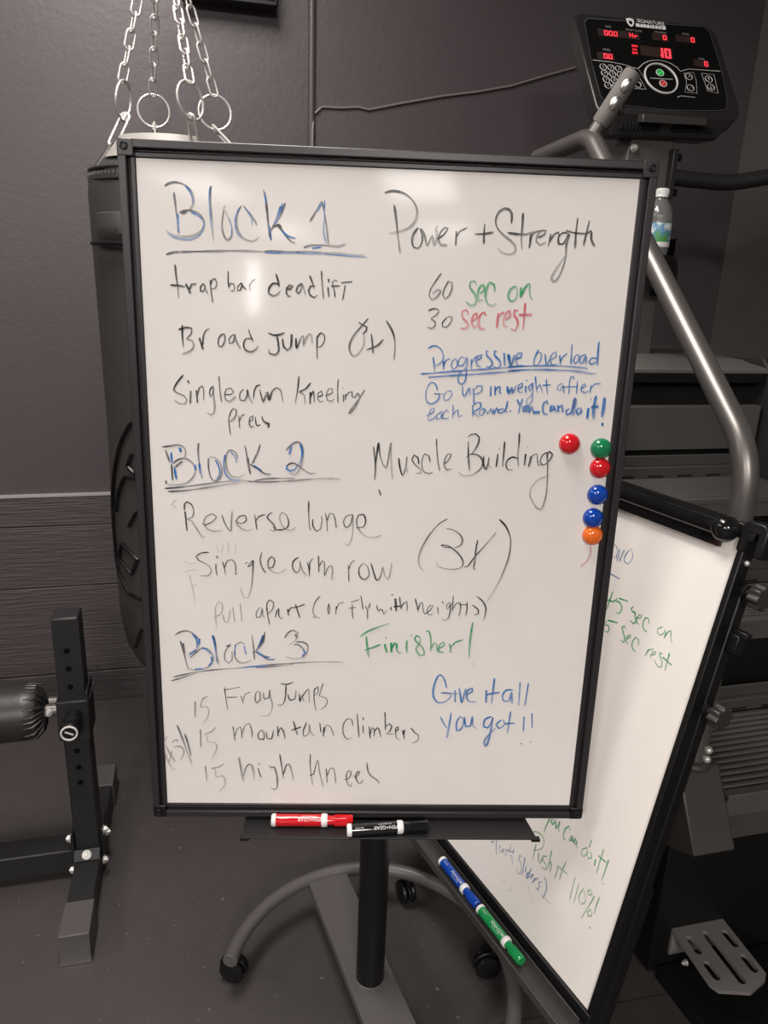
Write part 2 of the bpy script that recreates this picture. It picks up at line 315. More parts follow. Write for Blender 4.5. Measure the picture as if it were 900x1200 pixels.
BOARD_INK=[
 ('dark strokes of the heading Block 1','grey',0.00264,'-2980 4537 -2948 4557 -2913 4574 -2874 4584 -2830 4586 -2797 4582 -2762 4575 -2729 4564 -2699 4549 -2671 4530 -2648 4506 -2630 4477 -2616 4444 -2608 4412 -2607 4366 -2617 4324 -2639 4289 -2666 4257;-2798 4212 -2766 4228 -2732 4241 -2691 4248 -2647 4248 -2600 4239 -2555 4221 -2518 4190 -2491 4153 -2477 4118 -2475 4082 -2488 4041 -2515 4001 -2539 3979 -2569 3960 -2601 3944 -2636 3932 -2673 3923 -2715 3918 -2751 3917 -2792 3918 -2831 3920 -2865 3925 -2903 3937 -2934 3953 -2957 3967 -2985 3992;-2862 4463 -2859 4429 -2856 4395 -2853 4360 -2849 4324 -2847 4294 -2844 4262 -2842 4229 -2839 4197 -2837 4166 -2834 4128 -2832 4090 -2830 4055 -2828 4025 -2825 3985 -2823 3954;-2770 4204 -2704 4230;-2373 4560 -2376 4529 -2380 4499 -2382 4466 -2384 4429 -2385 4401 -2385 4370 -2385 4337 -2384 4303 -2383 4269 -2382 4236 -2381 4203 -2379 4170 -2378 4137 -2376 4104 -2374 4072 -2372 4042 -2370 4000 -2367 3961 -2364 3923 -2361 3884;-2206 4313 -2213 4277 -2220 4241 -2227 4205 -2232 4171 -2237 4128 -2241 4086 -2240 4046 -2235 4007 -2226 3970 -2215 3940 -2193 3907 -2168 3893 -2142 3910 -2120 3943 -2110 3985 -2109 4033 -2114 4068 -2123 4105 -2135 4139 -2149 4170 -2165 4199 -2180 4226 -2201 4263 -2212 4292 -2187 4323;-1981 4331 -2000 4299 -2019 4267 -2033 4232 -2044 4192 -2050 4149 -2051 4107 -2047 4075 -2039 4042 -2028 4010 -2015 3983 -1994 3954 -1969 3932 -1941 3914 -1892 3897 -1846 3890 -1789 3911 -1755 3948;-1953 4332 -1932 4306 -1910 4280 -1888 4255 -1866 4229 -1844 4204 -1824 4177 -1799 4137 -1777 4096;-1670 4509 -1666 4477 -1661 4446 -1656 4414 -1652 4382 -1648 4350 -1643 4317 -1639 4282 -1635 4246 -1631 4209 -1627 4172 -1624 4137 -1621 4105 -1617 4062 -1614 4023 -1611 3986 -1608 3948;-1453 4324 -1467 4291 -1480 4258 -1494 4225 -1508 4193 -1522 4162 -1540 4126 -1560 4092 -1579 4059 -1598 4025;-1551 4081 -1515 4101 -1484 4113 -1450 4075;-2998 3678 -2957 3694 -2912 3708 -2876 3714 -2837 3719 -2798 3725;-1661 4457 -1658 4424 -1654 4391 -1651 4358 -1648 4324 -1644 4291 -1641 4258 -1638 4226 -1635 4193 -1632 4157 -1629 4121 -1626 4086 -1623 4050 -1620 4015 -1617 3980 -1614 3944;-1399 4388 -1412 4357 -1425 4326 -1438 4294 -1451 4264 -1465 4235 -1484 4201 -1504 4168 -1523 4137 -1541 4108 -1562 4075 -1580 4045 -1598 4016;-1513 4109 -1486 4086 -1456 4057 -1436 4034 -1413 4005 -1391 3976 -1371 3953 -1340 3921 -1314 3901 -1266 3888;-1071 4170 -1049 4205 -1026 4240 -1002 4279 -986 4306 -970 4336 -953 4367 -936 4398 -919 4429;-909 4424 -901 4387 -893 4351 -884 4314 -877 4277 -869 4240 -863 4207 -858 4174 -852 4140 -847 4107 -842 4074 -838 4044 -833 4003 -829 3965 -825 3929 -821 3891;-1151 3834 -1112 3851 -1065 3864 -1034 3869 -998 3872 -958 3874 -912 3875 -877 3875 -836 3873 -794 3871 -752 3869 -714 3868 -682 3869 -628 3882 -591 3900;-1676 3770 -1642 3770 -1608 3771 -1573 3771 -1539 3772 -1505 3772 -1471 3772 -1436 3773 -1401 3773 -1366 3774 -1331 3774 -1294 3775 -1260 3775 -1226 3776 -1190 3776 -1154 3777 -1118 3778 -1082 3779 -1045 3779 -1009 3780 -974 3780 -939 3781 -906 3781 -873 3781 -835 3780 -797 3779 -759 3778 -722 3777 -686 3775 -651 3774 -618 3772 -586 3771 -555 3770 -527 3769 -477 3768 -436 3768 -399 3769 -363 3769 -325 3769;-2807 3721 -2770 3723 -2733 3725 -2695 3727 -2658 3729 -2620 3732 -2583 3734 -2546 3736 -2509 3738 -2472 3740 -2435 3742 -2399 3744 -2364 3746 -2328 3748 -2293 3750 -2257 3752 -2223 3754 -2188 3756 -2153 3758 -2119 3759 -2086 3761 -2052 3762 -2019 3763 -1983 3764 -1946 3765 -1910 3765 -1874 3765 -1838 3765 -1804 3765 -1770 3764 -1737 3764 -1706 3764 -1676 3765 -1632 3765 -1592 3766 -1555 3767 -1520 3767 -1484 3768 -1447 3769'),
 ('blue strokes of the heading Block 1','blue',0.00211,'-2720 4556 -2687 4523 -2658 4489 -2639 4451 -2627 4411 -2623 4372 -2622 4333;-2648 4226 -2616 4216 -2584 4205 -2556 4191 -2519 4162 -2492 4126 -2481 4083 -2485 4037 -2498 4006 -2518 3974 -2545 3946 -2579 3921 -2619 3899 -2660 3884 -2697 3879 -2734 3879 -2773 3884 -2806 3889 -2841 3896 -2874 3904 -2903 3915 -2943 3943 -2976 3975;-2387 4551 -2393 4514 -2399 4476 -2403 4429 -2403 4398 -2403 4364 -2401 4327 -2400 4289 -2398 4252 -2396 4218 -2393 4181 -2391 4145 -2388 4110 -2385 4076 -2382 4041;-2153 4174 -2142 4143 -2130 4111 -2119 4080 -2112 4051 -2113 4004 -2120 3961;-2010 4303 -2027 4268 -2045 4232 -2059 4195 -2066 4154 -2068 4110 -2067 4071 -2054 4022 -2034 3982 -2012 3954 -1988 3930;-1935 4306 -1906 4272 -1879 4237 -1858 4198 -1843 4159 -1844 4100;-1688 4543 -1677 4500 -1667 4457 -1659 4413 -1652 4369;-1617 4105 -1590 3912;-1465 4341 -1512 4198;-2821 4202 -2821 4165 -2821 4126 -2821 4088 -2821 4054 -2820 4025 -2815 3983 -2808 3954;-1436 4378 -1448 4341 -1459 4305 -1471 4269 -1484 4234 -1499 4202 -1516 4170 -1533 4139 -1551 4107;-1447 4040 -1419 4015 -1391 3991 -1361 3971 -1328 3960 -1292 3954 -1257 3948;-918 4397 -974 4307;-877 4443 -877 4405 -877 4368 -877 4330 -878 4292 -878 4256 -878 4221 -880 4182 -883 4145 -885 4109 -887 4075 -886 4042 -880 4004 -871 3969 -861 3934 -852 3899;-1036 3829 -912 3852;-873 3762 -837 3761 -800 3760 -763 3758 -725 3757 -687 3756 -650 3754 -614 3753 -579 3752 -546 3751 -516 3750 -488 3749 -437 3747 -397 3746 -363 3745 -330 3744 -295 3743;-1677 3752 -1640 3753 -1603 3753 -1565 3754 -1526 3755 -1487 3756 -1447 3757 -1408 3757 -1370 3758 -1332 3759 -1295 3760 -1258 3761 -1224 3761 -1191 3762 -1159 3762 -1130 3763 -1103 3763 -1050 3764 -1008 3764 -973 3764 -943 3764 -915 3763 -886 3763 -854 3763;-1607 4087 -1603 4043 -1599 3998 -1594 3955 -1590 3912'),
 ('black line reading Power + Strength','black',0.00290,'-81 4561 -39 4576 4 4587 50 4590 98 4585 133 4578 170 4568 204 4554 236 4535 266 4512 292 4487 315 4460 335 4431 349 4401 359 4369 364 4336 363 4303 354 4257 333 4213 313 4186 289 4161 259 4138 223 4119 181 4103 137 4089 102 4080 66 4073 30 4067 -6 4060;52 4416 58 4385 64 4353 70 4322 76 4290 82 4257 88 4222 93 4185 98 4148 103 4112 108 4079 114 4040 121 4003 127 3969 133 3935 140 3891 147 3850 153 3808;384 4143 361 4112 338 4081 321 4050 310 4003 311 3959 320 3920 337 3891 396 3881 422 3906 441 3946 447 3980 448 4019 446 4055 426 4107 413 4135 427 4122 452 4092 475 4056 487 4020 497 3976 508 3938 520 3921 535 3941 551 3986 567 4030 581 4051 593 4019 601 3958 610 3925 625 3947 640 3997 649 4044 643 4081 631 4115 624 4143 651 4180;651 4008 680 4026 709 4044 735 4065 758 4094 778 4125 788 4149 749 4156 721 4134 694 4100 677 4055 670 4009 679 3967 703 3937 743 3932 790 3937;905 4117 906 3935;907 4026 922 4069 945 4109 974 4130 1011 4149 1047 4167;1285 4230 1284 4188 1283 4146 1284 4103 1284 4070 1286 4036 1288 4002 1289 3967;1159 4090 1204 4092 1250 4094 1294 4098 1333 4105 1371 4114 1408 4122;1647 4243 1646 4288 1645 4333 1641 4369 1609 4412 1577 4425 1540 4427 1502 4410 1467 4380 1450 4353 1437 4322 1431 4289 1431 4257 1438 4223 1452 4191 1474 4161 1503 4132 1536 4104 1573 4077 1613 4051 1649 4026 1692 3990 1723 3956 1728 3892 1705 3868 1672 3853 1634 3849 1594 3854 1556 3866 1523 3884 1481 3929;1795 4383 1795 4346 1796 4309 1797 4271 1798 4231 1798 4196 1797 4158 1797 4120 1797 4083 1799 4050 1802 4013 1807 3981 1812 3950 1817 3919;1602 4124 1648 4119 1694 4114 1739 4111 1787 4110 1834 4111 1875 4116 1916 4133 1950 4155;1923 4123 1923 4087 1923 4051 1922 4018 1919 3975 1914 3935;1914 4026 1924 4063 1934 4099 1952 4128 1982 4146 2019 4157 2056 4168;2025 4076 2071 4097 2109 4119 2124 4170 2065 4168 2036 4140 2013 4103 2002 4065 2003 4030 2053 3982 2093 3996 2137 4022;2195 4133 2192 4096 2189 4059 2186 4027 2171 3972;2186 4027 2205 4064 2225 4101 2244 4129 2300 4159 2307 4119 2309 4068 2324 4014;2439 4142 2398 4152 2359 4152 2326 4125 2303 4086 2300 4041 2311 4004 2374 4006 2392 4030 2410 4062 2424 4090 2448 4142 2445 4120 2437 4083 2429 4040 2423 3999 2423 3963 2426 3926 2428 3889 2428 3852 2424 3815 2419 3777 2412 3740 2403 3703 2391 3665 2377 3626 2362 3590 2347 3561 2319 3526 2292 3513 2255 3549 2260 3575 2273 3608 2290 3643 2305 3670 2322 3699 2340 3728 2358 3757 2375 3786 2392 3814 2409 3842 2426 3871;2545 4348 2544 4315 2543 4282 2541 4249 2540 4215 2540 4182 2540 4149 2540 4110 2541 4072 2542 4034 2544 3996 2545 3958;2396 4180 2431 4173 2466 4165 2501 4158 2535 4153 2581 4150 2627 4150 2673 4150;2710 4319 2704 4286 2698 4253 2693 4220 2687 4187 2682 4154 2676 4115 2670 4076 2665 4037 2659 3998;2662 4026 2669 4060 2675 4096 2683 4129 2692 4155 2747 4190 2752 4164 2753 4123 2758 4084 2782 4037 2806 4004 2822 4004'),
 ('trap bar deadlift','black',0.00264,'-2884 3554 -2881 3520 -2879 3487 -2877 3452 -2874 3416 -2870 3376 -2865 3334 -2861 3293 -2857 3254 -2855 3208 -2853 3166 -2852 3123;-2959 3287 -2912 3288 -2864 3286 -2829 3283 -2793 3277 -2757 3272;-2748 3309 -2730 3276 -2712 3244 -2688 3188;-2697 3245 -2672 3305 -2610 3314;-2510 3325 -2550 3279 -2552 3223 -2514 3221 -2484 3282 -2503 3318 -2497 3291 -2485 3252 -2470 3221 -2453 3190;-2417 3373 -2416 3339 -2414 3305 -2412 3269 -2409 3229 -2404 3188 -2400 3150 -2395 3109 -2390 3073;-2411 3314 -2400 3351 -2386 3381 -2348 3390 -2329 3339 -2335 3303 -2351 3271 -2405 3252;-2172 3499 -2173 3465 -2174 3430 -2175 3397 -2175 3366 -2171 3316 -2166 3270;-2166 3292 -2142 3338 -2104 3332 -2085 3280 -2113 3235 -2151 3248;-2003 3350 -2047 3296 -2051 3244 -2013 3253 -1997 3286 -1988 3321 -2003 3350 -1973 3299 -1935 3263;-1525 3485 -1514 3445 -1502 3404 -1492 3360 -1483 3316;-1495 3345 -1531 3356 -1564 3358 -1595 3332 -1619 3296 -1628 3257 -1624 3222 -1573 3193 -1537 3201 -1503 3218 -1467 3264;-1391 3282 -1333 3291 -1299 3334 -1340 3343 -1382 3297 -1387 3237 -1356 3193 -1320 3202;-1170 3371 -1204 3349 -1232 3324 -1252 3264 -1224 3235 -1185 3281 -1177 3334 -1170 3371 -1159 3345 -1147 3297 -1135 3259 -1123 3221;-1070 3478 -1055 3443 -1039 3405 -1028 3375 -1018 3342 -1007 3310;-995 3347 -1054 3338 -1084 3277 -1061 3218 -1006 3190 -960 3222;-909 3543 -907 3508 -905 3473 -903 3437 -899 3395 -897 3363 -893 3328 -890 3292 -886 3254 -882 3216 -878 3179;-815 3443 -806 3398;-818 3331 -804 3207;-718 3200 -723 3238 -729 3276 -735 3311 -751 3361 -760 3400 -729 3428 -690 3420;-775 3347 -658 3356;-639 3397 -488 3417;-581 3369 -587 3330 -595 3286 -601 3250 -608 3209 -616 3169'),
 ('faint r of trap bar','faint',0.00198,'-1888 3339 -1882 3258;-1881 3332 -1849 3377 -1810 3401'),
 ('60 30','black',0.00238,'732 3570 707 3536 683 3501 659 3466 636 3430 613 3395 596 3361 580 3310 577 3266 613 3220 645 3227 680 3251 703 3278 724 3311 735 3337 694 3355 659 3330 619 3296;835 3472 816 3436 797 3400 782 3367 769 3321 767 3282 799 3236 827 3251 856 3285 870 3317 882 3355 889 3389 881 3455 816 3462;575 3067 612 3086 648 3098 690 3096 718 3081 715 3050 692 3014 648 2987 616 2964 641 2946 677 2927 680 2870 632 2830 572 2847;842 2990 805 2949 777 2911 784 2858 840 2856 876 2892 905 2935 912 2992 852 3000'),
 ('sec on','green',0.00290,'1221 3438 1198 3484 1140 3473 1130 3439 1135 3398 1164 3361 1199 3325 1221 3288 1233 3250 1231 3209 1218 3174 1160 3157 1124 3180 1087 3211;1278 3318 1310 3341 1334 3367 1334 3408 1319 3438 1291 3426 1263 3393 1254 3361 1250 3323 1250 3289 1259 3248 1274 3223 1323 3244;1483 3353 1478 3404 1467 3447 1406 3473 1389 3448 1374 3408 1364 3368 1358 3329 1357 3290 1362 3255 1381 3212 1406 3180 1457 3163 1485 3180 1514 3203;1774 3438 1733 3416 1698 3389 1680 3347 1675 3303 1687 3264 1710 3238 1745 3238 1778 3259 1790 3289 1797 3328 1799 3364 1789 3403 1774 3438;1844 3422 1849 3290;1854 3300 1870 3344 1887 3388 1903 3424 1934 3463 1959 3473 1965 3449 1965 3408 1968 3370 1980 3322 1995 3286 2022 3273'),
 ('sec rest','red',0.00290,'1138 3038 1122 3077 1104 3104 1050 3073 1048 3032 1061 2988 1092 2958 1124 2932 1147 2885 1100 2845 1030 2847;1193 2944 1231 2968 1260 2994 1255 3061 1227 3047 1199 3012 1189 2964 1191 2915 1229 2859 1276 2899;1387 3027 1354 3074 1325 3059 1298 3024 1288 2992 1284 2953 1285 2918 1297 2879 1319 2852 1389 2850;1553 3071 1552 3024 1551 2975 1549 2941 1547 2905 1544 2869;1549 2994 1566 3028 1584 3057 1632 3083;1654 2979 1695 3008 1726 3038 1710 3105 1683 3090 1654 3055 1638 3008 1632 2959 1640 2919 1657 2892 1707 2894;1830 3109 1779 3117 1775 3050 1802 3018 1830 2984 1838 2946 1836 2907 1811 2845 1778 2850 1739 2866;1921 3217 1921 3183 1921 3149 1921 3115 1921 3081 1921 3045 1920 3008 1920 2969 1919 2930 1918 2891 1917 2852;1844 3052 2024 3064'),
 ('Broad Jump (3x)','black',0.00251,'-2814 2766 -2816 2730 -2818 2695 -2819 2659 -2820 2623 -2818 2585 -2816 2547 -2813 2508 -2810 2469;-2871 2701 -2831 2714 -2792 2727 -2757 2735 -2690 2726 -2688 2689 -2702 2646 -2738 2610 -2763 2582 -2729 2571 -2686 2560 -2664 2503 -2678 2463 -2710 2424 -2744 2406 -2786 2391 -2829 2376;-2587 2601 -2543 2449;-2547 2497 -2542 2535 -2538 2574 -2533 2611 -2527 2642 -2508 2684 -2486 2710 -2443 2726;-2263 2669 -2297 2636 -2323 2600 -2331 2549 -2326 2504 -2287 2486 -2258 2524 -2236 2574 -2233 2624 -2244 2660 -2303 2649;-2117 2664 -2150 2635 -2176 2605 -2178 2538 -2129 2549 -2115 2581 -2104 2624 -2097 2655 -2107 2665 -2098 2635 -2085 2591 -2070 2551 -2047 2509 -2022 2471;-1910 2738 -1897 2695 -1882 2653 -1865 2614 -1848 2577;-1863 2605 -1905 2614 -1941 2612 -1965 2583 -1978 2544 -1978 2503 -1963 2467 -1928 2441 -1885 2431 -1842 2446 -1806 2472 -1776 2521;-1637 2699 -1578 2672 -1535 2670 -1490 2675 -1450 2689 -1411 2706;-1519 2664 -1509 2618 -1500 2569 -1495 2529 -1491 2487 -1494 2453 -1517 2419 -1550 2402 -1593 2409 -1629 2429 -1628 2478;-1441 2628 -1435 2587 -1430 2546 -1421 2513 -1372 2472 -1345 2490 -1323 2526 -1313 2559 -1307 2599 -1303 2633 -1303 2691;-1313 2690 -1323 2516;-1254 2644 -1252 2601 -1252 2554 -1249 2515 -1244 2499 -1232 2518 -1216 2562 -1199 2611 -1185 2646 -1146 2676 -1147 2635 -1153 2575 -1155 2541 -1139 2577 -1116 2639 -1091 2677 -1067 2702 -1037 2689 -1034 2659 -1033 2616 -1032 2574;-958 2682 -959 2644 -960 2606 -961 2567 -961 2528 -960 2487 -959 2446 -957 2404 -955 2362;-958 2653 -934 2694 -909 2722 -860 2695 -855 2650 -863 2599 -888 2558 -917 2529 -957 2528;-253 2939 -281 2906 -309 2873 -340 2837 -366 2806 -394 2774 -422 2740 -445 2708 -470 2668 -489 2628 -502 2591 -510 2539 -504 2493 -481 2446 -449 2417 -409 2431 -370 2468 -348 2499 -328 2537 -313 2577 -307 2621 -307 2667 -307 2713;-390 2883 -360 2864 -330 2847 -270 2820 -279 2772 -327 2722;-208 2735 -202 2694 -195 2653 -189 2610 -185 2575 -181 2539 -178 2502 -175 2465;-271 2507 -226 2524 -183 2542 -142 2560 -104 2584 -70 2621 -37 2664;-6 2915 15 2888 36 2861 56 2830 76 2796 95 2759 110 2717 118 2681 124 2643 127 2603 130 2562 130 2528 128 2493 126 2457 124 2422 122 2386'),
 ('Single arm Kneeling Press','black',0.00224,'-2825 2087 -2853 2055 -2880 2024 -2906 1990 -2932 1952 -2956 1911 -2967 1877 -2944 1847 -2903 1827 -2864 1811 -2827 1795 -2786 1744 -2814 1683 -2883 1681 -2924 1704 -2967 1734;-2768 2012 -2747 1978;-2730 1867 -2743 1693;-2652 1878 -2641 1705;-2646 1792 -2634 1836 -2621 1880 -2608 1913 -2564 1941 -2554 1911 -2549 1864 -2550 1826 -2553 1784 -2557 1742;-2418 1945 -2443 1916 -2463 1883 -2467 1829 -2460 1788 -2421 1841 -2416 1900 -2415 1936 -2414 1913 -2414 1867 -2413 1816 -2410 1778 -2405 1736 -2401 1696 -2400 1660 -2406 1603 -2420 1563 -2464 1536 -2511 1569;-2329 2085 -2328 2045 -2327 2006 -2326 1965 -2324 1922 -2321 1885 -2317 1845 -2312 1805 -2307 1764 -2303 1724;-2266 1829 -2215 1828 -2171 1832 -2130 1867 -2169 1923 -2230 1907 -2248 1867 -2257 1820 -2242 1751 -2190 1736 -2158 1755 -2129 1781 -2097 1808;-1988 1915 -2018 1886 -2041 1853 -2047 1802 -2039 1757 -1982 1750 -1956 1790 -1937 1838 -1936 1908 -1931 1882 -1923 1837 -1912 1796 -1888 1755 -1861 1719;-1851 1780 -1848 1834 -1841 1884 -1826 1929 -1806 1963 -1754 1982;-1763 1913 -1751 1864 -1738 1818 -1727 1766 -1713 1741 -1699 1772 -1682 1825 -1668 1855 -1655 1813 -1643 1769 -1626 1810 -1607 1865 -1576 1901;-2205 1455 -2202 1401 -2198 1349 -2191 1302 -2182 1257;-2214 1446 -2205 1486 -2196 1526 -2185 1561 -2163 1607 -2140 1636 -2097 1616 -2102 1546 -2124 1507 -2152 1474 -2205 1446;-2064 1538 -2053 1362;-2056 1459 -2038 1503 -2020 1539 -1980 1558;-1925 1445 -1864 1482 -1863 1544 -1907 1507 -1916 1464 -1917 1419 -1891 1375 -1847 1394;-1828 1527 -1825 1475 -1821 1431 -1803 1396 -1759 1415;-1735 1539 -1729 1502 -1715 1469 -1675 1450 -1637 1436 -1632 1409 -1655 1382;-1684 1863 -1649 1881 -1641 1845 -1633 1794 -1624 1769 -1614 1795 -1603 1847 -1589 1892 -1555 1930 -1519 1949 -1467 1913 -1458 1879 -1450 1835 -1444 1787 -1436 1740;-1211 2118 -1214 2083 -1217 2047 -1220 2011 -1223 1975 -1228 1937 -1233 1898 -1240 1858 -1247 1818 -1255 1777 -1262 1736;-1042 2029 -1068 1998 -1093 1967 -1120 1940 -1172 1914 -1207 1895 -1178 1883 -1137 1862 -1128 1826 -1125 1779 -1122 1732;-1050 1899 -1052 1734;-1049 1821 -1026 1880 -1007 1918 -998 1890 -994 1840 -993 1797 -993 1753;-945 1833 -905 1845 -875 1861 -893 1921 -937 1885 -945 1846 -945 1807 -909 1764 -857 1783;-832 1853 -778 1876 -736 1900 -737 1960 -789 1950 -810 1910 -823 1862 -805 1793 -752 1777 -709 1813;-657 2092 -659 2054 -661 2016 -663 1977 -663 1937 -662 1894 -660 1851 -658 1807 -655 1763;-580 1974 -584 1965;-579 1878 -577 1774;-552 1888 -551 1801;-551 1836 -531 1874 -509 1906 -457 1925 -456 1856 -420 1839 -398 1870 -378 1902 -360 1893 -350 1833;-274 1957 -293 1926 -313 1895 -332 1864 -350 1833 -367 1799 -383 1764 -400 1730 -417 1699 -446 1659 -476 1624 -494 1606 -469 1672 -450 1701 -427 1735 -401 1770 -374 1807 -345 1847 -316 1886;-1697 1443 -1644 1418 -1636 1391 -1659 1378'),
 ('Progressive overload, double underlined','blue',0.00264,'596 2557 631 2578 666 2594 703 2596 738 2585 771 2560 798 2525 814 2482 819 2439 811 2400 790 2367 754 2343 712 2322;674 2442 683 2391 692 2340 698 2289 705 2238;824 2389 831 2273;829 2337 856 2401 913 2426;993 2432 947 2392 934 2329 965 2278 1007 2306 1019 2341 1022 2379 993 2432;1133 2441 1075 2455 1049 2427 1031 2390 1043 2327 1099 2337 1123 2376 1142 2417 1157 2449 1159 2417 1161 2367 1156 2323 1133 2287 1104 2258;1214 2428 1223 2293;1219 2357 1236 2399 1254 2437 1300 2477;1273 2398 1316 2423 1350 2448 1363 2495 1316 2478 1294 2445 1280 2406 1309 2344 1358 2329;1457 2537 1424 2552 1428 2489 1462 2459 1497 2428 1515 2392 1519 2358 1473 2317 1431 2335;1578 2541 1540 2556 1541 2493 1574 2463 1611 2432 1632 2396 1640 2362 1603 2313 1537 2332;1676 2528 1697 2355;1750 2515 1759 2469 1767 2418 1776 2376 1787 2358 1799 2375 1812 2415 1826 2465 1840 2510;508 2200 544 2204 579 2207 614 2211 651 2214 690 2218 733 2223 769 2227 807 2231 847 2236 888 2241 930 2246 972 2251 1014 2255 1055 2260 1094 2264 1132 2267 1169 2271 1206 2274 1245 2277 1285 2281 1329 2285 1377 2290 1409 2293 1443 2297 1478 2301 1514 2304 1552 2308 1590 2312 1629 2317 1668 2321 1707 2325 1746 2329 1785 2333 1824 2337 1861 2341;615 2156 655 2160 694 2164 734 2168 773 2172 814 2177 855 2181 897 2185 935 2188 975 2192 1015 2196 1056 2199 1097 2203 1138 2206 1179 2210 1220 2214 1260 2218 1301 2222 1341 2226 1381 2230 1422 2235 1462 2239 1502 2243 1543 2247 1583 2252 1624 2256 1664 2260 1704 2264 1745 2269 1785 2273 1826 2277 1866 2281;1157 2307 1157 2269 1157 2231 1156 2196 1153 2152 1145 2116 1107 2070 1056 2097 1041 2161 1057 2225 1085 2250 1119 2274;1726 2514 1739 2468 1753 2417 1766 2375 1779 2358 1790 2374 1802 2415 1812 2465 1823 2509;1845 2447 1889 2463 1923 2481 1927 2536 1871 2527 1855 2478 1850 2424 1884 2361 1918 2362 1956 2371;2165 2591 2148 2553 2131 2516 2118 2479 2108 2421 2111 2376 2160 2370 2179 2395 2197 2432 2209 2466 2211 2511 2202 2545 2152 2559;2260 2531 2269 2487 2278 2438 2287 2399 2298 2382 2310 2397 2323 2436 2337 2483 2350 2526;2341 2447 2389 2475 2425 2505 2411 2567 2365 2542 2353 2512 2343 2473 2342 2439 2360 2400 2388 2377 2443 2402;2472 2522 2492 2396;2485 2427 2503 2470 2523 2508 2576 2549;2632 2684 2633 2649 2634 2614 2635 2578 2636 2543 2638 2507 2640 2472 2642 2436 2644 2400;2734 2546 2692 2513 2675 2446 2708 2410 2746 2459 2749 2523 2724 2545;2848 2546 2810 2534 2779 2516 2766 2470 2767 2428 2809 2421 2823 2456 2836 2503 2847 2526 2853 2503 2856 2455 2859 2407;3013 2728 3013 2684 3014 2640 3014 2597 3015 2555 3017 2514 3020 2475 3022 2436 3025 2396;3014 2491 2970 2498 2932 2497 2897 2440 2941 2410 2974 2426 3010 2451;1739 2338 1780 2340 1820 2343 1861 2346 1901 2349 1942 2351 1982 2354 2023 2356 2063 2359 2104 2361 2145 2363 2186 2366 2228 2368 2269 2370 2309 2372 2349 2373 2388 2374 2427 2374 2466 2374 2505 2373 2543 2372 2581 2371 2617 2369 2651 2368 2683 2367 2730 2364 2772 2361 2812 2358 2850 2355 2890 2352;1744 2277 1785 2281 1825 2285 1865 2289 1906 2293 1946 2297 1987 2301 2027 2304 2068 2306 2108 2308 2149 2310 2190 2311 2231 2312 2271 2313 2312 2313 2353 2313 2394 2313 2436 2313 2478 2313 2521 2313 2564 2312 2606 2312 2647 2311 2686 2309 2722 2307 2768 2303 2813 2298 2855 2292 2893 2287 2927 2282 2955 2279 3023 2288'),
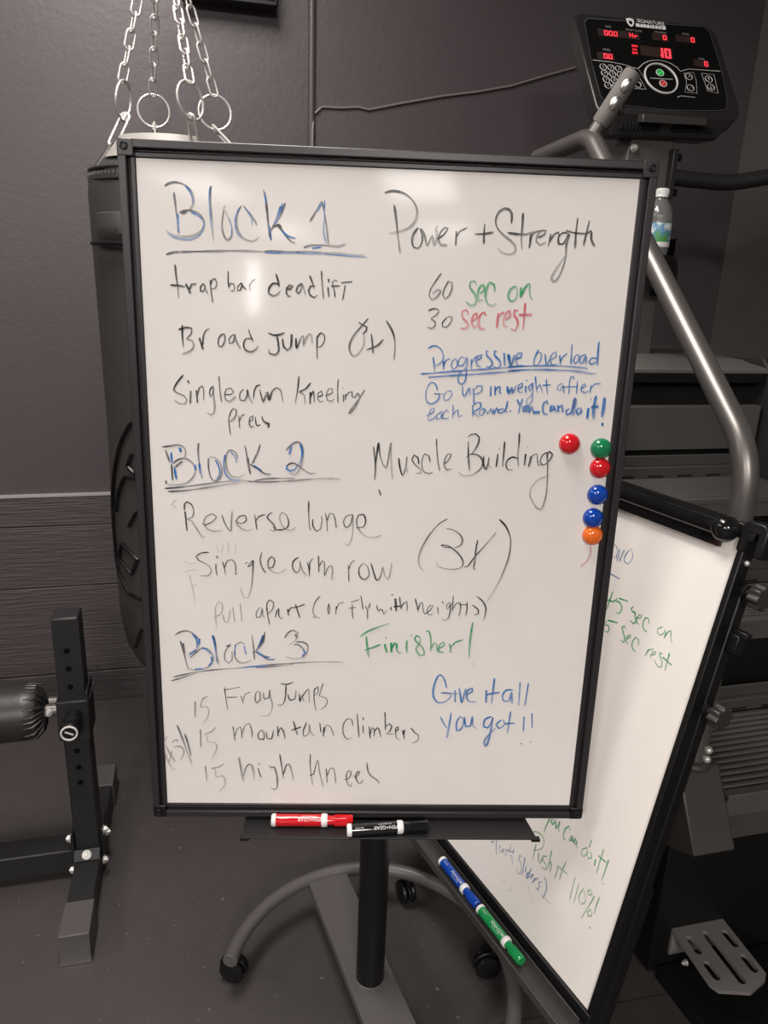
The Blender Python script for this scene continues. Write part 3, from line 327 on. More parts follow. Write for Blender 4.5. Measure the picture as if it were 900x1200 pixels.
 ('Go up in weight after each Round.','blue',0.00224,'762 1976 750 2019 734 2055 702 2082 667 2089 633 2056 606 2004 597 1962 594 1915 596 1874 609 1827 633 1795 667 1783 706 1789 746 1813 777 1847 792 1887 789 1920 743 1928 716 1926 740 1928 782 1929 832 1930 879 1931;893 1964 867 1930 848 1898 859 1842 916 1843 947 1882 969 1926 958 1974 893 1972;1116 2051 1118 2011 1119 1970 1123 1938 1150 1899 1166 1926 1186 1970 1201 2005 1215 2030 1223 1986 1230 1925;1265 2023 1272 1986 1279 1948 1285 1911 1288 1873 1290 1835 1292 1797;1276 1975 1301 2021 1328 2057 1393 2059 1397 1995 1370 1966 1335 1945 1286 1943;1520 2063 1525 1918;1580 2065 1590 1936;1586 1984 1605 2021 1622 2050 1655 2051 1654 2011 1653 1970 1679 1955;1752 2070 1760 2025 1767 1980 1777 1958 1799 2001 1819 2048 1827 2002 1834 1959 1846 1982 1860 2028 1874 2073;625 1615 679 1641 721 1667 726 1724 678 1707 660 1665 650 1616 645 1571 653 1542 687 1552 725 1577 764 1619;843 1687 798 1652 764 1619 767 1562 824 1580 832 1633 835 1670 842 1630 849 1564;934 1673 907 1705 861 1655 852 1615 857 1581 915 1574 938 1600;993 1781 997 1727 999 1675 999 1625 997 1577;1002 1626 1021 1662 1039 1692 1071 1710 1072 1661 1077 1612 1142 1630;1272 1781 1280 1740 1286 1699 1285 1659 1283 1617;1274 1748 1295 1785 1319 1814 1359 1823 1393 1817 1397 1760 1369 1732 1334 1709 1287 1683 1308 1665 1345 1643 1381 1620;1391 1719 1379 1653 1421 1638 1443 1677 1457 1721 1448 1737 1400 1719;1473 1721 1503 1657 1525 1699 1546 1740 1559 1709 1569 1658;1579 1741 1585 1689 1593 1659 1609 1709 1627 1758 1643 1729 1658 1677;1727 1745 1663 1727 1657 1686 1707 1679 1744 1737;1776 1860 1772 1809 1767 1762 1747 1696 1796 1706;1820 1718 1838 1707;1769 2054 1781 1994 1793 1958 1810 2006 1827 2056 1838 2010 1850 1968 1862 1995 1875 2047 1889 2098;1911 2026 1946 2047 1973 2068 1969 2116 1922 2091 1912 2051 1912 2010 1948 1979 1996 1996;2022 2078 2030 1981;2023 2161 2032 2150;2101 2112 2064 2063 2086 1999 2113 2064 2116 2129 2123 2098 2131 2046 2135 2000 2108 1935 2061 1901 2050 1836 2077 1804 2105 1829 2130 1871 2133 1917 2130 1968;2149 2218 2155 2178 2161 2138 2168 2098 2176 2060 2185 2023 2194 1986;2181 2034 2204 2078 2224 2108 2244 2068 2256 2031 2268 1988;2308 2183 2314 2145 2320 2107 2326 2071 2335 2018 2344 1966;2267 2093 2381 2105;2550 2134 2516 2114 2489 2092 2478 2035 2528 2028 2546 2076 2561 2110 2569 2085 2575 2037 2581 1989;2657 1975 2654 2020 2651 2066 2648 2109 2648 2145 2654 2196 2665 2226 2698 2226 2709 2195;2548 2077 2777 2092;2761 2172 2763 2129 2765 2084 2764 2036 2763 1987;2814 2053 2859 2079 2891 2104 2871 2135 2834 2102 2828 2065 2833 2029 2885 2006 2932 2032;2964 2122 2959 2009;2962 2057 2985 2098 3012 2131 3055 2141 3102 2142;1915 1881 1954 1800;1995 1899 1984 1861 1973 1822 1964 1784 1954 1730 1947 1677'),
 ('bold blue words You can do it!','blue',0.00449,'2013 1786 2028 1704;2053 1803 2061 1705;2086 1804 2093 1744 2102 1706 2119 1747 2137 1789 2149 1759 2160 1708;2365 1828 2344 1869 2305 1843 2297 1805 2296 1761 2304 1720 2319 1688 2378 1681;2416 1814 2409 1761 2407 1723 2447 1749 2449 1815 2467 1776 2491 1717;2515 1816 2524 1718;2534 1784 2573 1818 2583 1778 2590 1720;2685 1772 2638 1746 2652 1681 2716 1707 2726 1746 2735 1802 2742 1860 2749 1905 2753 1921 2755 1907 2756 1874 2755 1827 2754 1775 2753 1722 2753 1676;2816 1792 2788 1742 2818 1686 2864 1728 2841 1793;2961 1788 2958 1632;3054 1971 3050 1928 3046 1884 3042 1841 3040 1799 3040 1757 3043 1716 3046 1675 3049 1634;2998 1798 3104 1817;3181 1950 3181 1913 3182 1876 3182 1839 3181 1803 3178 1756 3175 1709 3171 1663;3175 1559 3208 1559;2977 1915 2986 1913;2161 1700 2259 1711'),
 ('dark strokes of the heading Block 2','grey',0.00251,'-3169 1054 -3120 1061 -3071 1068 -3021 1079 -2974 1088 -2931 1090 -2893 1083 -2860 1062 -2838 1030 -2834 984 -2842 939 -2876 888;-3122 1014 -3107 974 -3093 932 -3079 884 -3065 833;-3017 817 -2984 847 -2950 873 -2909 889 -2868 896 -2826 891 -2787 873 -2752 845 -2724 808 -2707 769 -2703 725 -2714 674 -2739 623 -2773 580 -2815 545 -2862 522 -2915 508 -2953 504 -2993 502 -3029 502 -3072 504 -3111 508;-3041 808 -3040 766 -3039 724 -3038 683 -3037 643 -3036 604 -3035 565;-2641 1126 -2650 1083 -2655 1027 -2655 994 -2653 955 -2650 913 -2647 870 -2642 827 -2637 785 -2630 741 -2623 697 -2615 653 -2608 609;-2509 914 -2512 870 -2514 826 -2513 780 -2509 742 -2503 701 -2495 662 -2485 629 -2455 583 -2421 563 -2385 579 -2354 616 -2331 663 -2318 718 -2320 757 -2327 798 -2340 835 -2373 882 -2412 917 -2476 932 -2518 897;-2086 909 -2098 957 -2117 1000 -2156 1029 -2197 1039 -2226 1016 -2247 971 -2257 931 -2263 883 -2263 837 -2259 795 -2250 755 -2237 720 -2209 676 -2172 646 -2124 635 -2074 640 -2031 662 -1991 693;-1984 1111 -1977 1074 -1969 1038 -1962 995 -1956 957 -1951 913 -1946 869 -1940 829 -1931 782 -1921 738 -1912 695;-1831 965 -1874 847;-1915 838 -1829 781;-3155 443 -3115 447 -3077 451 -3038 454 -2996 459 -2949 465 -2916 469 -2882 474 -2846 480 -2808 485 -2770 491 -2731 498 -2691 504 -2652 510 -2612 516 -2570 523 -2526 530 -2483 537 -2440 544 -2398 551 -2359 557 -2322 562 -2278 568 -2239 574 -2203 579 -2167 583 -2130 586 -2091 588 -2055 589 -2018 589 -1981 588 -1943 586 -1904 584 -1866 583 -1828 581;-3108 396 -3065 400 -3023 403 -2981 407 -2939 410 -2896 414 -2852 420 -2813 425 -2773 431 -2732 438 -2691 445 -2650 452 -2610 459 -2571 466 -2528 474 -2487 482 -2446 490 -2406 498 -2365 506 -2323 515 -2286 522 -2249 530 -2211 537 -2173 545 -2135 553 -2097 561 -2059 569;-3133 562 -3130 511;-2986 768 -2885 854;-1938 929 -1909 686;-1761 1134 -1775 1090 -1789 1046 -1807 999 -1823 963 -1842 924 -1862 886 -1882 847;-1907 838 -1864 811 -1817 781 -1780 753 -1740 722 -1703 700 -1656 692 -1612 694;-1389 1052 -1354 1097 -1316 1137 -1270 1168 -1226 1181 -1189 1167 -1160 1133 -1150 1101 -1144 1061 -1144 1017 -1146 981 -1151 943 -1158 903 -1168 866 -1184 815 -1205 767 -1225 729 -1274 694 -1306 713 -1340 743;-1381 826 -1345 853 -1307 870 -1268 862 -1225 839 -1193 817 -1159 790 -1126 765 -1078 736 -1035 717 -964 727;-1951 578 -1911 578 -1872 577 -1833 577 -1793 576 -1750 577 -1704 578 -1667 579 -1627 581 -1586 583 -1544 586 -1501 588 -1458 591 -1415 595 -1373 598 -1331 602 -1289 607 -1246 612 -1203 617 -1160 622 -1119 627 -1080 632 -1042 635 -995 639 -951 643 -909 646 -869 648 -831 650 -794 652 -752 653 -713 653 -676 652 -640 652 -603 652;-1852 594 -1815 601 -1780 608 -1745 614 -1708 621 -1667 626 -1621 631 -1587 633 -1549 635 -1510 636 -1469 637 -1427 637 -1384 638 -1341 639 -1299 639 -1258 640'),
 ('blue strokes of the heading Block 2','blue',0.00290,'-3039 983 -3039 942 -3038 900 -3036 859 -3033 817;-3002 768 -2996 716 -2990 667 -2984 624 -2977 583;-2918 1053 -2897 987;-2642 827 -2631 676;-2412 883 -2387 843 -2366 801 -2353 751 -2352 700 -2366 653 -2387 615 -2420 580;-2272 970 -2278 932 -2284 894 -2290 856 -2292 820 -2289 771 -2282 725 -2270 685 -2242 641 -2206 611 -2166 593 -2124 588 -2087 594 -2050 606;-2198 1014 -2164 988 -2134 957 -2115 910 -2100 858;-2708 809 -2698 725;-1850 814 -1752 749;-1316 1112 -1344 995;-1193 1157 -1180 1122 -1168 1088 -1160 1050 -1161 1005 -1168 957 -1176 916 -1209 848;-1381 835 -1381 776 -1332 752 -1293 761 -1258 779 -1233 830'),
 ('Muscle Building','black',0.00224,'-129 1144 -122 1097 -115 1049 -108 1003 -102 960 -96 919 -93 868 -92 830 -93 786 -95 740 -96 693 -98 647;-93 885 -88 933 -83 981 -79 1028 -74 1071 -68 1131 -63 1185 -57 1205 -52 1180 -46 1131 -40 1072 -31 1021 -19 979 -5 938 10 900 23 871 66 830 78 873 88 940 93 976 98 1016 103 1056 107 1092 113 1145 118 1194 123 1209 125 1186 126 1141 127 1084 129 1026 132 986 135 941 138 894 141 849 145 807 148 773 158 712 169 671;244 987 250 938 257 890 266 844 280 793 296 745 312 726 326 752 338 807 348 863 355 922 360 981 362 1007 362 986 359 940 357 887 357 846 368 803 382 770;538 902 535 951 526 994 466 1035 436 966 460 925 497 884 540 849 576 818 578 763 545 762 503 768;703 940 695 985 683 1024 623 1056 600 1022 585 970 582 932 584 890 591 852 609 808 636 777 704 761 753 785;781 1281 784 1243 786 1206 790 1168 794 1127 799 1082 806 1034 813 986 820 943 830 895 841 853 852 811;914 911 942 935 969 964 995 1013 1009 1057 964 1065 938 1029 918 979 911 926 915 878 960 824 1026 846;1232 1315 1283 1357 1348 1368 1398 1327 1404 1290 1398 1244 1380 1193 1355 1142 1329 1102 1301 1065;1248 1257 1250 1217 1252 1178 1254 1139 1257 1098 1260 1056 1264 1018 1269 980 1275 940 1281 900 1286 859 1292 819;1229 1021 1285 1065 1325 1071 1368 1067 1410 1052 1446 1027 1470 988 1480 943 1473 896 1450 849 1423 819 1389 792 1354 770 1304 750 1255 741 1208 744 1170 756 1133 801;1486 1053 1487 1009 1487 965 1492 926 1511 869 1534 846 1543 870 1553 914 1560 961 1566 996 1563 1030 1564 993 1567 938 1573 895 1616 870;1704 1160 1710 1155;1693 1084 1682 889;1780 1271 1779 1230 1779 1189 1779 1148 1779 1108 1778 1069 1778 1023 1777 979 1776 935 1775 891;1986 1402 1988 1363 1989 1324 1990 1285 1991 1243 1990 1198 1989 1150 1988 1103 1989 1058 1993 1018 1998 980 2004 943 2010 906;1992 1024 1923 1043 1884 1029 1850 1004 1830 967 1823 927 1836 884 1862 851 1898 847 1938 853;2115 1200 2120 1196;2104 1095 2097 925;2182 1063 2162 901;2168 927 2177 966 2186 1007 2195 1044 2206 1072 2271 1103 2280 1057 2284 998 2303 931 2369 949;2429 1129 2390 1110 2357 1085 2333 1034 2324 982 2370 932 2410 949 2450 985 2472 1021 2491 1063 2499 1097 2453 1138 2422 1103 2424 1069 2430 1024 2437 972 2443 917 2446 878 2449 835 2453 790 2455 745 2458 701 2459 660 2461 615 2462 573 2462 532 2460 492 2456 452 2449 409 2440 363 2428 320 2417 283 2405 258 2343 274 2320 301 2293 339 2267 378 2246 412 2221 456 2213 498 2217 537 2227 579 2245 620 2270 659 2301 695 2338 726 2381 747 2429 762 2478 778'),
 ('small tick below Muscle','black',0.00211,'-31 503 0 418'),
 ('Reverse lunge','black',0.00198,'-2873 104 -2856 -189;-2881 122 -2881 173 -2877 216 -2840 250 -2779 218 -2757 176 -2746 125 -2749 70 -2768 21 -2819 -4 -2859 -18 -2796 -26 -2776 -51 -2754 -84 -2732 -122 -2710 -157 -2683 -203 -2656 -248 -2633 -279 -2584 -278;-2627 -79 -2582 -97 -2548 -83 -2507 -61 -2472 -38 -2434 -3 -2416 30 -2469 76 -2515 64 -2560 36 -2593 -9 -2608 -60 -2595 -105 -2566 -144 -2527 -173 -2476 -190 -2432 -190 -2382 -183 -2331 -177;-2335 60 -2322 15 -2309 -29 -2292 -71 -2266 -120 -2236 -167 -2213 -184 -2204 -153 -2203 -93 -2201 -31 -2197 8 -2193 48 -2189 89 -2185 129;-2147 -21 -2101 -50 -2057 -66 -2009 -44 -1975 -7 -1992 59 -2030 62 -2073 47 -2109 14 -2129 -30 -2113 -79 -2076 -123 -2043 -145 -2004 -161 -1968 -169 -1925 -158 -1886 -138;-1856 81 -1850 39 -1845 -2 -1839 -42 -1831 -98 -1822 -152;-1848 -42 -1828 4 -1802 44 -1755 67 -1702 84;-1593 124 -1645 87 -1675 47 -1656 14 -1618 -22 -1585 -55 -1560 -97 -1549 -130 -1577 -169 -1631 -151;-1584 -95 -1555 -145 -1486 -150 -1435 -141 -1388 -121 -1361 -80 -1353 -28 -1361 14 -1379 59 -1397 94 -1456 123 -1478 96 -1489 51 -1485 12 -1473 -32 -1457 -71 -1425 -114 -1388 -141 -1349 -152 -1309 -146 -1274 -120 -1241 -87;-1061 304 -1060 264 -1061 224 -1061 183 -1060 143 -1059 102 -1057 56 -1055 8 -1051 -40 -1048 -82 -1044 -113 -1018 -143;-1000 31 -1001 -27 -995 -81 -968 -129 -935 -158 -886 -120 -875 -83 -867 -37 -862 4 -866 47 -875 85;-811 128 -803 80 -795 33 -789 -15 -786 -63 -783 -111 -781 -159;-789 6 -774 52 -758 99 -742 129 -693 110 -675 65 -662 9 -655 -50 -650 -94 -631 -73;-412 117 -462 104 -505 84 -533 40 -543 -9 -529 -59 -502 -90 -467 -73 -434 -27 -422 28 -413 92 -408 117 -405 98 -403 59 -403 9 -403 -43 -403 -88 -405 -138 -407 -188 -412 -235 -419 -275 -445 -336 -477 -370 -533 -329;-354 -87 -295 -86 -245 -74 -220 -27 -213 29 -225 82 -250 121 -319 109 -342 59 -350 -5 -342 -46 -326 -88 -303 -127 -274 -162 -239 -194 -202 -218 -163 -232 -123 -237 -82 -236 -43 -226 -4 -209 36 -192'),
 ('Single arm row','black',0.00198,'-2542 -523 -2593 -524 -2643 -531 -2698 -558 -2736 -591 -2701 -648 -2663 -669 -2616 -690 -2575 -714 -2533 -756 -2513 -801 -2526 -851 -2561 -890 -2596 -897 -2639 -895 -2681 -892;-2434 -575 -2411 -609;-2443 -701 -2445 -745 -2445 -789 -2438 -838 -2429 -887;-2344 -660 -2331 -714 -2319 -767 -2311 -817 -2303 -865;-2319 -767 -2304 -724 -2288 -681 -2271 -649 -2206 -628 -2175 -656 -2153 -705 -2148 -749 -2150 -800 -2152 -852;-2005 -692 -1972 -662;-1894 -631 -1924 -673 -1955 -714 -1969 -740 -1904 -710 -1885 -631 -1885 -657 -1887 -701 -1890 -754 -1894 -808 -1897 -857 -1901 -909 -1905 -959 -1910 -1007 -1918 -1055 -1930 -1106 -1945 -1158 -1961 -1204 -1976 -1236 -2032 -1237 -2046 -1208 -2059 -1167 -2072 -1122 -2086 -1078;-1755 -502 -1773 -559 -1784 -619 -1777 -665 -1764 -714 -1748 -755 -1724 -796 -1697 -829;-1674 -754 -1600 -742 -1574 -692 -1563 -634 -1581 -591 -1609 -567 -1655 -616 -1666 -664 -1665 -714 -1648 -757 -1619 -792 -1576 -818 -1527 -829 -1477 -819 -1434 -798 -1397 -752;-2164 -843 -2137 -858;-1207 -571 -1251 -601 -1286 -636 -1300 -688 -1296 -741 -1270 -792 -1236 -821 -1207 -798 -1186 -750 -1184 -702 -1187 -648 -1187 -623 -1181 -650 -1171 -707 -1156 -760 -1136 -797 -1111 -831 -1086 -864;-1077 -642 -1060 -700 -1047 -757 -1044 -816 -1046 -874;-1040 -779 -1041 -734 -1042 -690 -1037 -652 -1016 -611 -988 -577;-909 -544 -900 -797;-897 -712 -872 -656 -848 -616 -818 -647 -816 -683 -817 -734 -818 -788 -818 -834 -815 -859 -800 -822 -777 -752 -746 -710 -717 -691 -700 -718 -692 -771 -698 -824 -708 -884 -710 -921 -655 -866;-458 -671 -455 -727 -451 -788 -448 -838 -445 -893 -442 -948;-446 -745 -434 -694 -418 -649 -391 -619 -359 -595;-228 -645 -265 -680 -292 -721 -297 -762 -293 -809 -283 -848 -251 -889 -211 -907 -171 -888 -142 -845 -139 -806 -144 -759 -156 -718 -184 -678 -218 -645;-118 -632 -103 -682 -89 -731 -73 -780 -56 -834 -38 -888 -19 -918 12 -898 39 -842 50 -786 57 -722 65 -692 75 -723 87 -786 100 -840 152 -899 166 -865 178 -808 188 -753 193 -709 196 -667 199 -625'),
 ('(3x) beside the single arm row line','black',0.00224,'1008 80 973 60 939 40 904 15 878 -10 851 -38 825 -69 799 -103 778 -133 756 -165 735 -200 715 -235 696 -269 674 -314 653 -359 634 -404 620 -446 608 -496 602 -541 602 -584 610 -627 624 -668 641 -701 673 -730 709 -749;998 -73 1046 -77 1095 -86 1145 -110 1191 -142 1229 -182 1252 -228 1250 -279 1230 -326 1189 -352 1139 -372;932 -332 975 -353 1018 -369 1092 -368;937 -326 986 -330 1035 -340 1083 -363 1131 -396 1166 -425 1201 -458 1231 -492 1265 -541 1283 -589 1282 -638 1261 -678 1232 -696 1193 -708 1150 -714 1101 -716 1047 -712 998 -704 937 -684 892 -656 876 -588;1486 -236 1479 -278 1472 -320 1467 -369 1464 -415 1463 -467 1462 -519 1461 -566 1456 -621 1451 -670 1451 -704 1485 -704;1308 -677 1363 -657 1382 -629 1404 -593 1428 -551 1457 -507 1479 -476 1505 -444 1531 -410 1559 -375 1586 -341 1612 -307 1637 -274 1661 -241 1686 -208 1709 -176 1733 -143 1757 -110;1789 93 1823 60 1858 28 1890 -10 1912 -45 1933 -84 1952 -124 1967 -163 1980 -213 1986 -262 1988 -319 1988 -357 1986 -399 1982 -442 1976 -488 1968 -535 1958 -576 1947 -619 1935 -663 1921 -708 1907 -752 1893 -795 1878 -837 1862 -879 1846 -921 1830 -961 1813 -1001 1796 -1037 1776 -1078 1756 -1115 1736 -1151 1715 -1186 1695 -1222'),
 ('Pull apart (or Fly with heights)','black',0.00185,'-874 -1185 -909 -1225 -942 -1270 -960 -1309 -975 -1352 -984 -1392 -986 -1443 -975 -1486 -922 -1541 -873 -1550;-742 -1304 -752 -1351 -758 -1398 -753 -1454 -745 -1487 -735 -1454 -728 -1397 -733 -1350 -742 -1304;-628 -1358 -635 -1480;-631 -1414 -610 -1351 -585 -1301 -516 -1285;-403 -1279 -282 -1235;-385 -1306 -384 -1367 -382 -1428 -377 -1489 -371 -1550;-436 -1382 -332 -1361;-258 -1164 -248 -1208 -238 -1257 -231 -1300 -224 -1348 -217 -1397;-184 -1331 -147 -1405 -128 -1360 -110 -1292;-147 -1405 -143 -1552;-10 -1318 5 -1378 20 -1421 54 -1382 81 -1401 109 -1466 151 -1399;210 -1342 216 -1398;220 -1136 230 -1155;284 -1210 297 -1406;263 -1350 350 -1330;266 -1205 295 -1411;254 -1336 358 -1325;339 -1176 345 -1221 352 -1267 358 -1306 364 -1381;364 -1372 381 -1326 401 -1287 452 -1248 463 -1323 462 -1369 459 -1417;581 -1199 597 -1261 613 -1320 624 -1373 635 -1423;628 -1395 640 -1350 652 -1305 663 -1273 692 -1263 700 -1298 706 -1350 713 -1394 742 -1459;742 -1450 782 -1423 818 -1392 846 -1345 858 -1306 814 -1307 773 -1374 777 -1449 840 -1467 870 -1438;935 -1333 948 -1446;995 -1238 1024 -1275;1127 -1245 1094 -1273 1069 -1302 1081 -1368 1122 -1311 1132 -1264 1133 -1304 1132 -1367 1129 -1424 1121 -1479 1108 -1519 1057 -1558 1010 -1521;1165 -1141 1165 -1185 1165 -1229 1164 -1272 1164 -1316 1163 -1360 1163 -1404;1167 -1376 1191 -1318 1217 -1271 1278 -1252 1289 -1299 1290 -1364 1281 -1421 1268 -1478;1382 -1231 1386 -1276 1389 -1320 1390 -1362 1383 -1416 1374 -1467;1253 -1290 1386 -1287;1465 -1286 1503 -1314 1541 -1342 1568 -1368 1572 -1435 1503 -1459;1526 -1144 1575 -1178 1619 -1217 1655 -1264 1679 -1319 1685 -1363 1683 -1409 1680 -1452 1671 -1500 1659 -1543;-977 -1531 -958 -1541'),
 ('faint line reading Pull apart','faint',0.00185,'-2490 -1555 -2425 -1537 -2392 -1503 -2367 -1455 -2359 -1391 -2364 -1334 -2410 -1305 -2441 -1340 -2468 -1397 -2473 -1439 -2473 -1486 -2471 -1538 -2470 -1581 -2468 -1627 -2465 -1675 -2463 -1721;-2359 -1516 -2347 -1584 -2333 -1637 -2287 -1647 -2278 -1618 -2269 -1577 -2261 -1529 -2253 -1479 -2245 -1433;-2206 -1392 -2183 -1639;-2093 -1329 -2070 -1629'),
 ('apart','black',0.00172,'-1786 -1384 -1820 -1424 -1847 -1466 -1853 -1517 -1844 -1557 -1788 -1546 -1775 -1498 -1765 -1436 -1758 -1404 -1754 -1453 -1750 -1525 -1722 -1565;-1683 -1402 -1680 -1462 -1675 -1524 -1667 -1570 -1657 -1618 -1647 -1666;-1693 -1443 -1690 -1396 -1688 -1349 -1682 -1311 -1645 -1264 -1589 -1300 -1585 -1352 -1599 -1411 -1632 -1458 -1674 -1503;-1562 -1552 -1548 -1492 -1533 -1440 -1505 -1399 -1507 -1448 -1509 -1511 -1477 -1571 -1430 -1540;-1373 -1407 -1355 -1514;-1364 -1457 -1342 -1417 -1317 -1385 -1251 -1384;-1251 -1334 -1185 -1545;-1251 -1384 -1111 -1327'),
 ('dark strokes of the heading Block 3','grey',0.00224,'-3095 -1873 -3032 -1824 -2978 -1805 -2919 -1798 -2870 -1812 -2825 -1840 -2783 -1873 -2750 -1914 -2730 -1966 -2727 -2019 -2747 -2065 -2782 -2106 -2832 -2137 -2880 -2165 -2917 -2223;-3020 -1966 -3008 -2017 -2995 -2068 -2983 -2119 -2972 -2171 -2962 -2224 -2953 -2272 -2942 -2337 -2931 -2388 -2906 -2427;-2978 -2004 -2959 -2176;-2883 -2252 -2849 -2218 -2816 -2184 -2783 -2154 -2738 -2113 -2694 -2085 -2649 -2080 -2607 -2093 -2569 -2125 -2539 -2169 -2524 -2226 -2525 -2285 -2545 -2337 -2580 -2383 -2629 -2416 -2687 -2439 -2727 -2451 -2769 -2458 -2811 -2460 -2854 -2453 -2898 -2440 -2941 -2427;-2514 -1863 -2503 -1905 -2491 -1947 -2482 -1996 -2478 -2040 -2476 -2089 -2474 -2139 -2470 -2187 -2463 -2232 -2455 -2275 -2447 -2318 -2439 -2361;-2318 -2050 -2247 -2011;-2292 -2059 -2256 -2030;-2292 -2050 -2323 -2108 -2347 -2166 -2350 -2228 -2340 -2282 -2289 -2335 -2235 -2280 -2230 -2236 -2231 -2181 -2232 -2126;-2029 -2007 -2098 -1974 -2160 -2009 -2179 -2053 -2191 -2106 -2197 -2164 -2190 -2221 -2162 -2277 -2121 -2317 -2069 -2326 -2016 -2316 -1974 -2294 -1936 -2266;-1922 -1853 -1915 -1905 -1909 -1958 -1903 -2011 -1898 -2063 -1895 -2114 -1892 -2164 -1890 -2215 -1888 -2265;-1720 -1802 -1733 -1856 -1746 -1910 -1766 -1964 -1788 -2006 -1815 -2047 -1844 -2088 -1872 -2129;-1917 -2149 -1855 -2129 -1814 -2162 -1768 -2205 -1718 -2235 -1666 -2262;-3149 -2582 -3106 -2571 -3062 -2559 -3007 -2545 -2973 -2536 -2934 -2527 -2893 -2516 -2850 -2506 -2805 -2496 -2759 -2487 -2719 -2480 -2677 -2473 -2634 -2466 -2590 -2460 -2546 -2454 -2502 -2448 -2459 -2443 -2415 -2438 -2371 -2434 -2327 -2430 -2283 -2427 -2240 -2423 -2199 -2419 -2158 -2415 -2114 -2410 -2072 -2404 -2031 -2399 -1991 -2393 -1951 -2387 -1911 -2382 -1870 -2377 -1828 -2372 -1787 -2367 -1746 -2363 -1704 -2358 -1663 -2353;-3187 -2650 -3149 -2636 -3111 -2624 -3072 -2610 -3027 -2594 -2992 -2582 -2955 -2569 -2915 -2555 -2875 -2541 -2834 -2527 -2795 -2513;-1725 -1792 -1728 -1843 -1731 -1894 -1743 -1945 -1762 -1984 -1787 -2022 -1815 -2061 -1841 -2100;-1859 -2120 -1817 -2158 -1772 -2195 -1738 -2221 -1703 -2246 -1667 -2262 -1614 -2259 -1561 -2246;-1419 -1892 -1389 -1840 -1358 -1795 -1318 -1770 -1279 -1762 -1218 -1802 -1226 -1879 -1248 -1919 -1279 -1956 -1317 -1987 -1358 -2015;-1244 -1956 -1189 -1952 -1138 -1954 -1097 -1972 -1067 -2001 -1055 -2040 -1058 -2087 -1078 -2143 -1111 -2195 -1156 -2225 -1208 -2241 -1261 -2244 -1314 -2237 -1359 -2223 -1402 -2205;-1253 -1822 -1235 -1879;-1279 -2004 -1226 -1994 -1191 -2012 -1155 -2041 -1128 -2073 -1102 -2107;-1862 -2372 -1818 -2367 -1774 -2363 -1730 -2358 -1685 -2354 -1641 -2350 -1597 -2345 -1553 -2341 -1508 -2337 -1464 -2333 -1420 -2329 -1376 -2325 -1331 -2321 -1287 -2317 -1243 -2313 -1199 -2309 -1154 -2306 -1110 -2303 -1064 -2300 -1019 -2297 -974 -2294 -929 -2292 -885 -2290 -841 -2288 -800 -2287 -754 -2286 -709 -2286 -666 -2286 -624 -2286 -582 -2287 -540 -2288 -497 -2288;-1862 -2401 -1822 -2397 -1782 -2393 -1741 -2390 -1700 -2386 -1660 -2382 -1620 -2379 -1581 -2375 -1544 -2371 -1497 -2365 -1451 -2359 -1408 -2352 -1365 -2346 -1322 -2340 -1278 -2333'),
 ('blue strokes of the heading Block 3','blue',0.00264,'-2834 -1840 -2802 -1881 -2776 -1924 -2764 -1973 -2762 -2019 -2777 -2077;-2694 -2076 -2625 -2103 -2591 -2138 -2557 -2179;-2550 -2227 -2543 -2304 -2566 -2344 -2598 -2383;-2531 -1863 -2519 -1907 -2507 -1958 -2500 -2002 -2492 -2053 -2485 -2111 -2482 -2159 -2479 -2213 -2476 -2268 -2473 -2323;-2177 -2010 -2184 -2058 -2188 -2106 -2185 -2154 -2181 -2202;-2046 -2027 -2030 -2103 -2014 -2176;-1747 -1850 -1769 -1907 -1792 -1965 -1814 -2023 -1837 -2081;-1837 -2129 -1793 -2164 -1750 -2195 -1710 -2211 -1671 -2223;-2724 -1923 -2736 -2019;-2889 -2194 -2782 -2115;-2088 -2404 -2045 -2400 -2003 -2395 -1960 -2391 -1918 -2386 -1875 -2382 -1833 -2377 -1791 -2372 -1748 -2368 -1706 -2363 -1663 -2359;-2810 -2445 -2687 -2433;-1760 -1850 -1767 -1896 -1778 -1946 -1803 -2002 -1832 -2061;-1859 -2139 -1825 -2163 -1790 -2186 -1755 -2205 -1698 -2217 -1640 -2222;-1129 -2079 -1102 -2136 -1146 -2205;-1685 -2252 -1596 -2266'),
 ('Finisher!','green',0.00304,'-254 -1848 -220 -1821 -185 -1794 -146 -1767 -112 -1748 -75 -1730 -36 -1711 6 -1693 42 -1678 80 -1663 119 -1648 159 -1633 198 -1618;-155 -1839 -150 -1884 -145 -1929 -140 -1974 -135 -2019 -128 -2063 -122 -2106 -115 -2150 -108 -2193;-177 -2080 -135 -2064 -93 -2047 -50 -2030 -7 -2011 37 -1992 81 -1972;149 -1865 162 -1860;137 -1966 175 -2111;236 -1941 246 -2110;244 -2049 269 -1994 292 -1952 325 -1963 327 -2015 329 -2072 376 -2120 420 -2107;483 -1900 480 -1955 478 -2009 484 -2060 492 -2111;541 -1815 553 -1820;687 -1849 630 -1814 600 -1874 622 -1908 658 -1946 702 -1985 740 -2029 759 -2087 761 -2138 701 -2156 674 -2127 645 -2084 629 -2043 650 -1992 681 -1945 695 -1861;771 -1739 815 -1739 834 -1777 849 -1834 855 -1880 858 -1932 861 -1978 861 -2030 861 -2075;864 -2039 890 -1976 914 -1929 949 -1953 956 -1989 961 -2037 967 -2086;975 -2037 1031 -2006 1073 -1975 1058 -1915 1025 -1935 994 -1976 986 -2034 996 -2085 1073 -2101;1149 -1949 1165 -1993 1177 -2034 1169 -2095;1175 -2010 1203 -1964 1237 -1924 1273 -1904 1315 -1889 1357 -1873;1495 -1579 1491 -1623 1486 -1668 1482 -1713 1478 -1757 1475 -1799 1473 -1850 1471 -1898 1470 -1945 1470 -1993 1470 -2040 1471 -2088 1472 -2135 1473 -2183'),
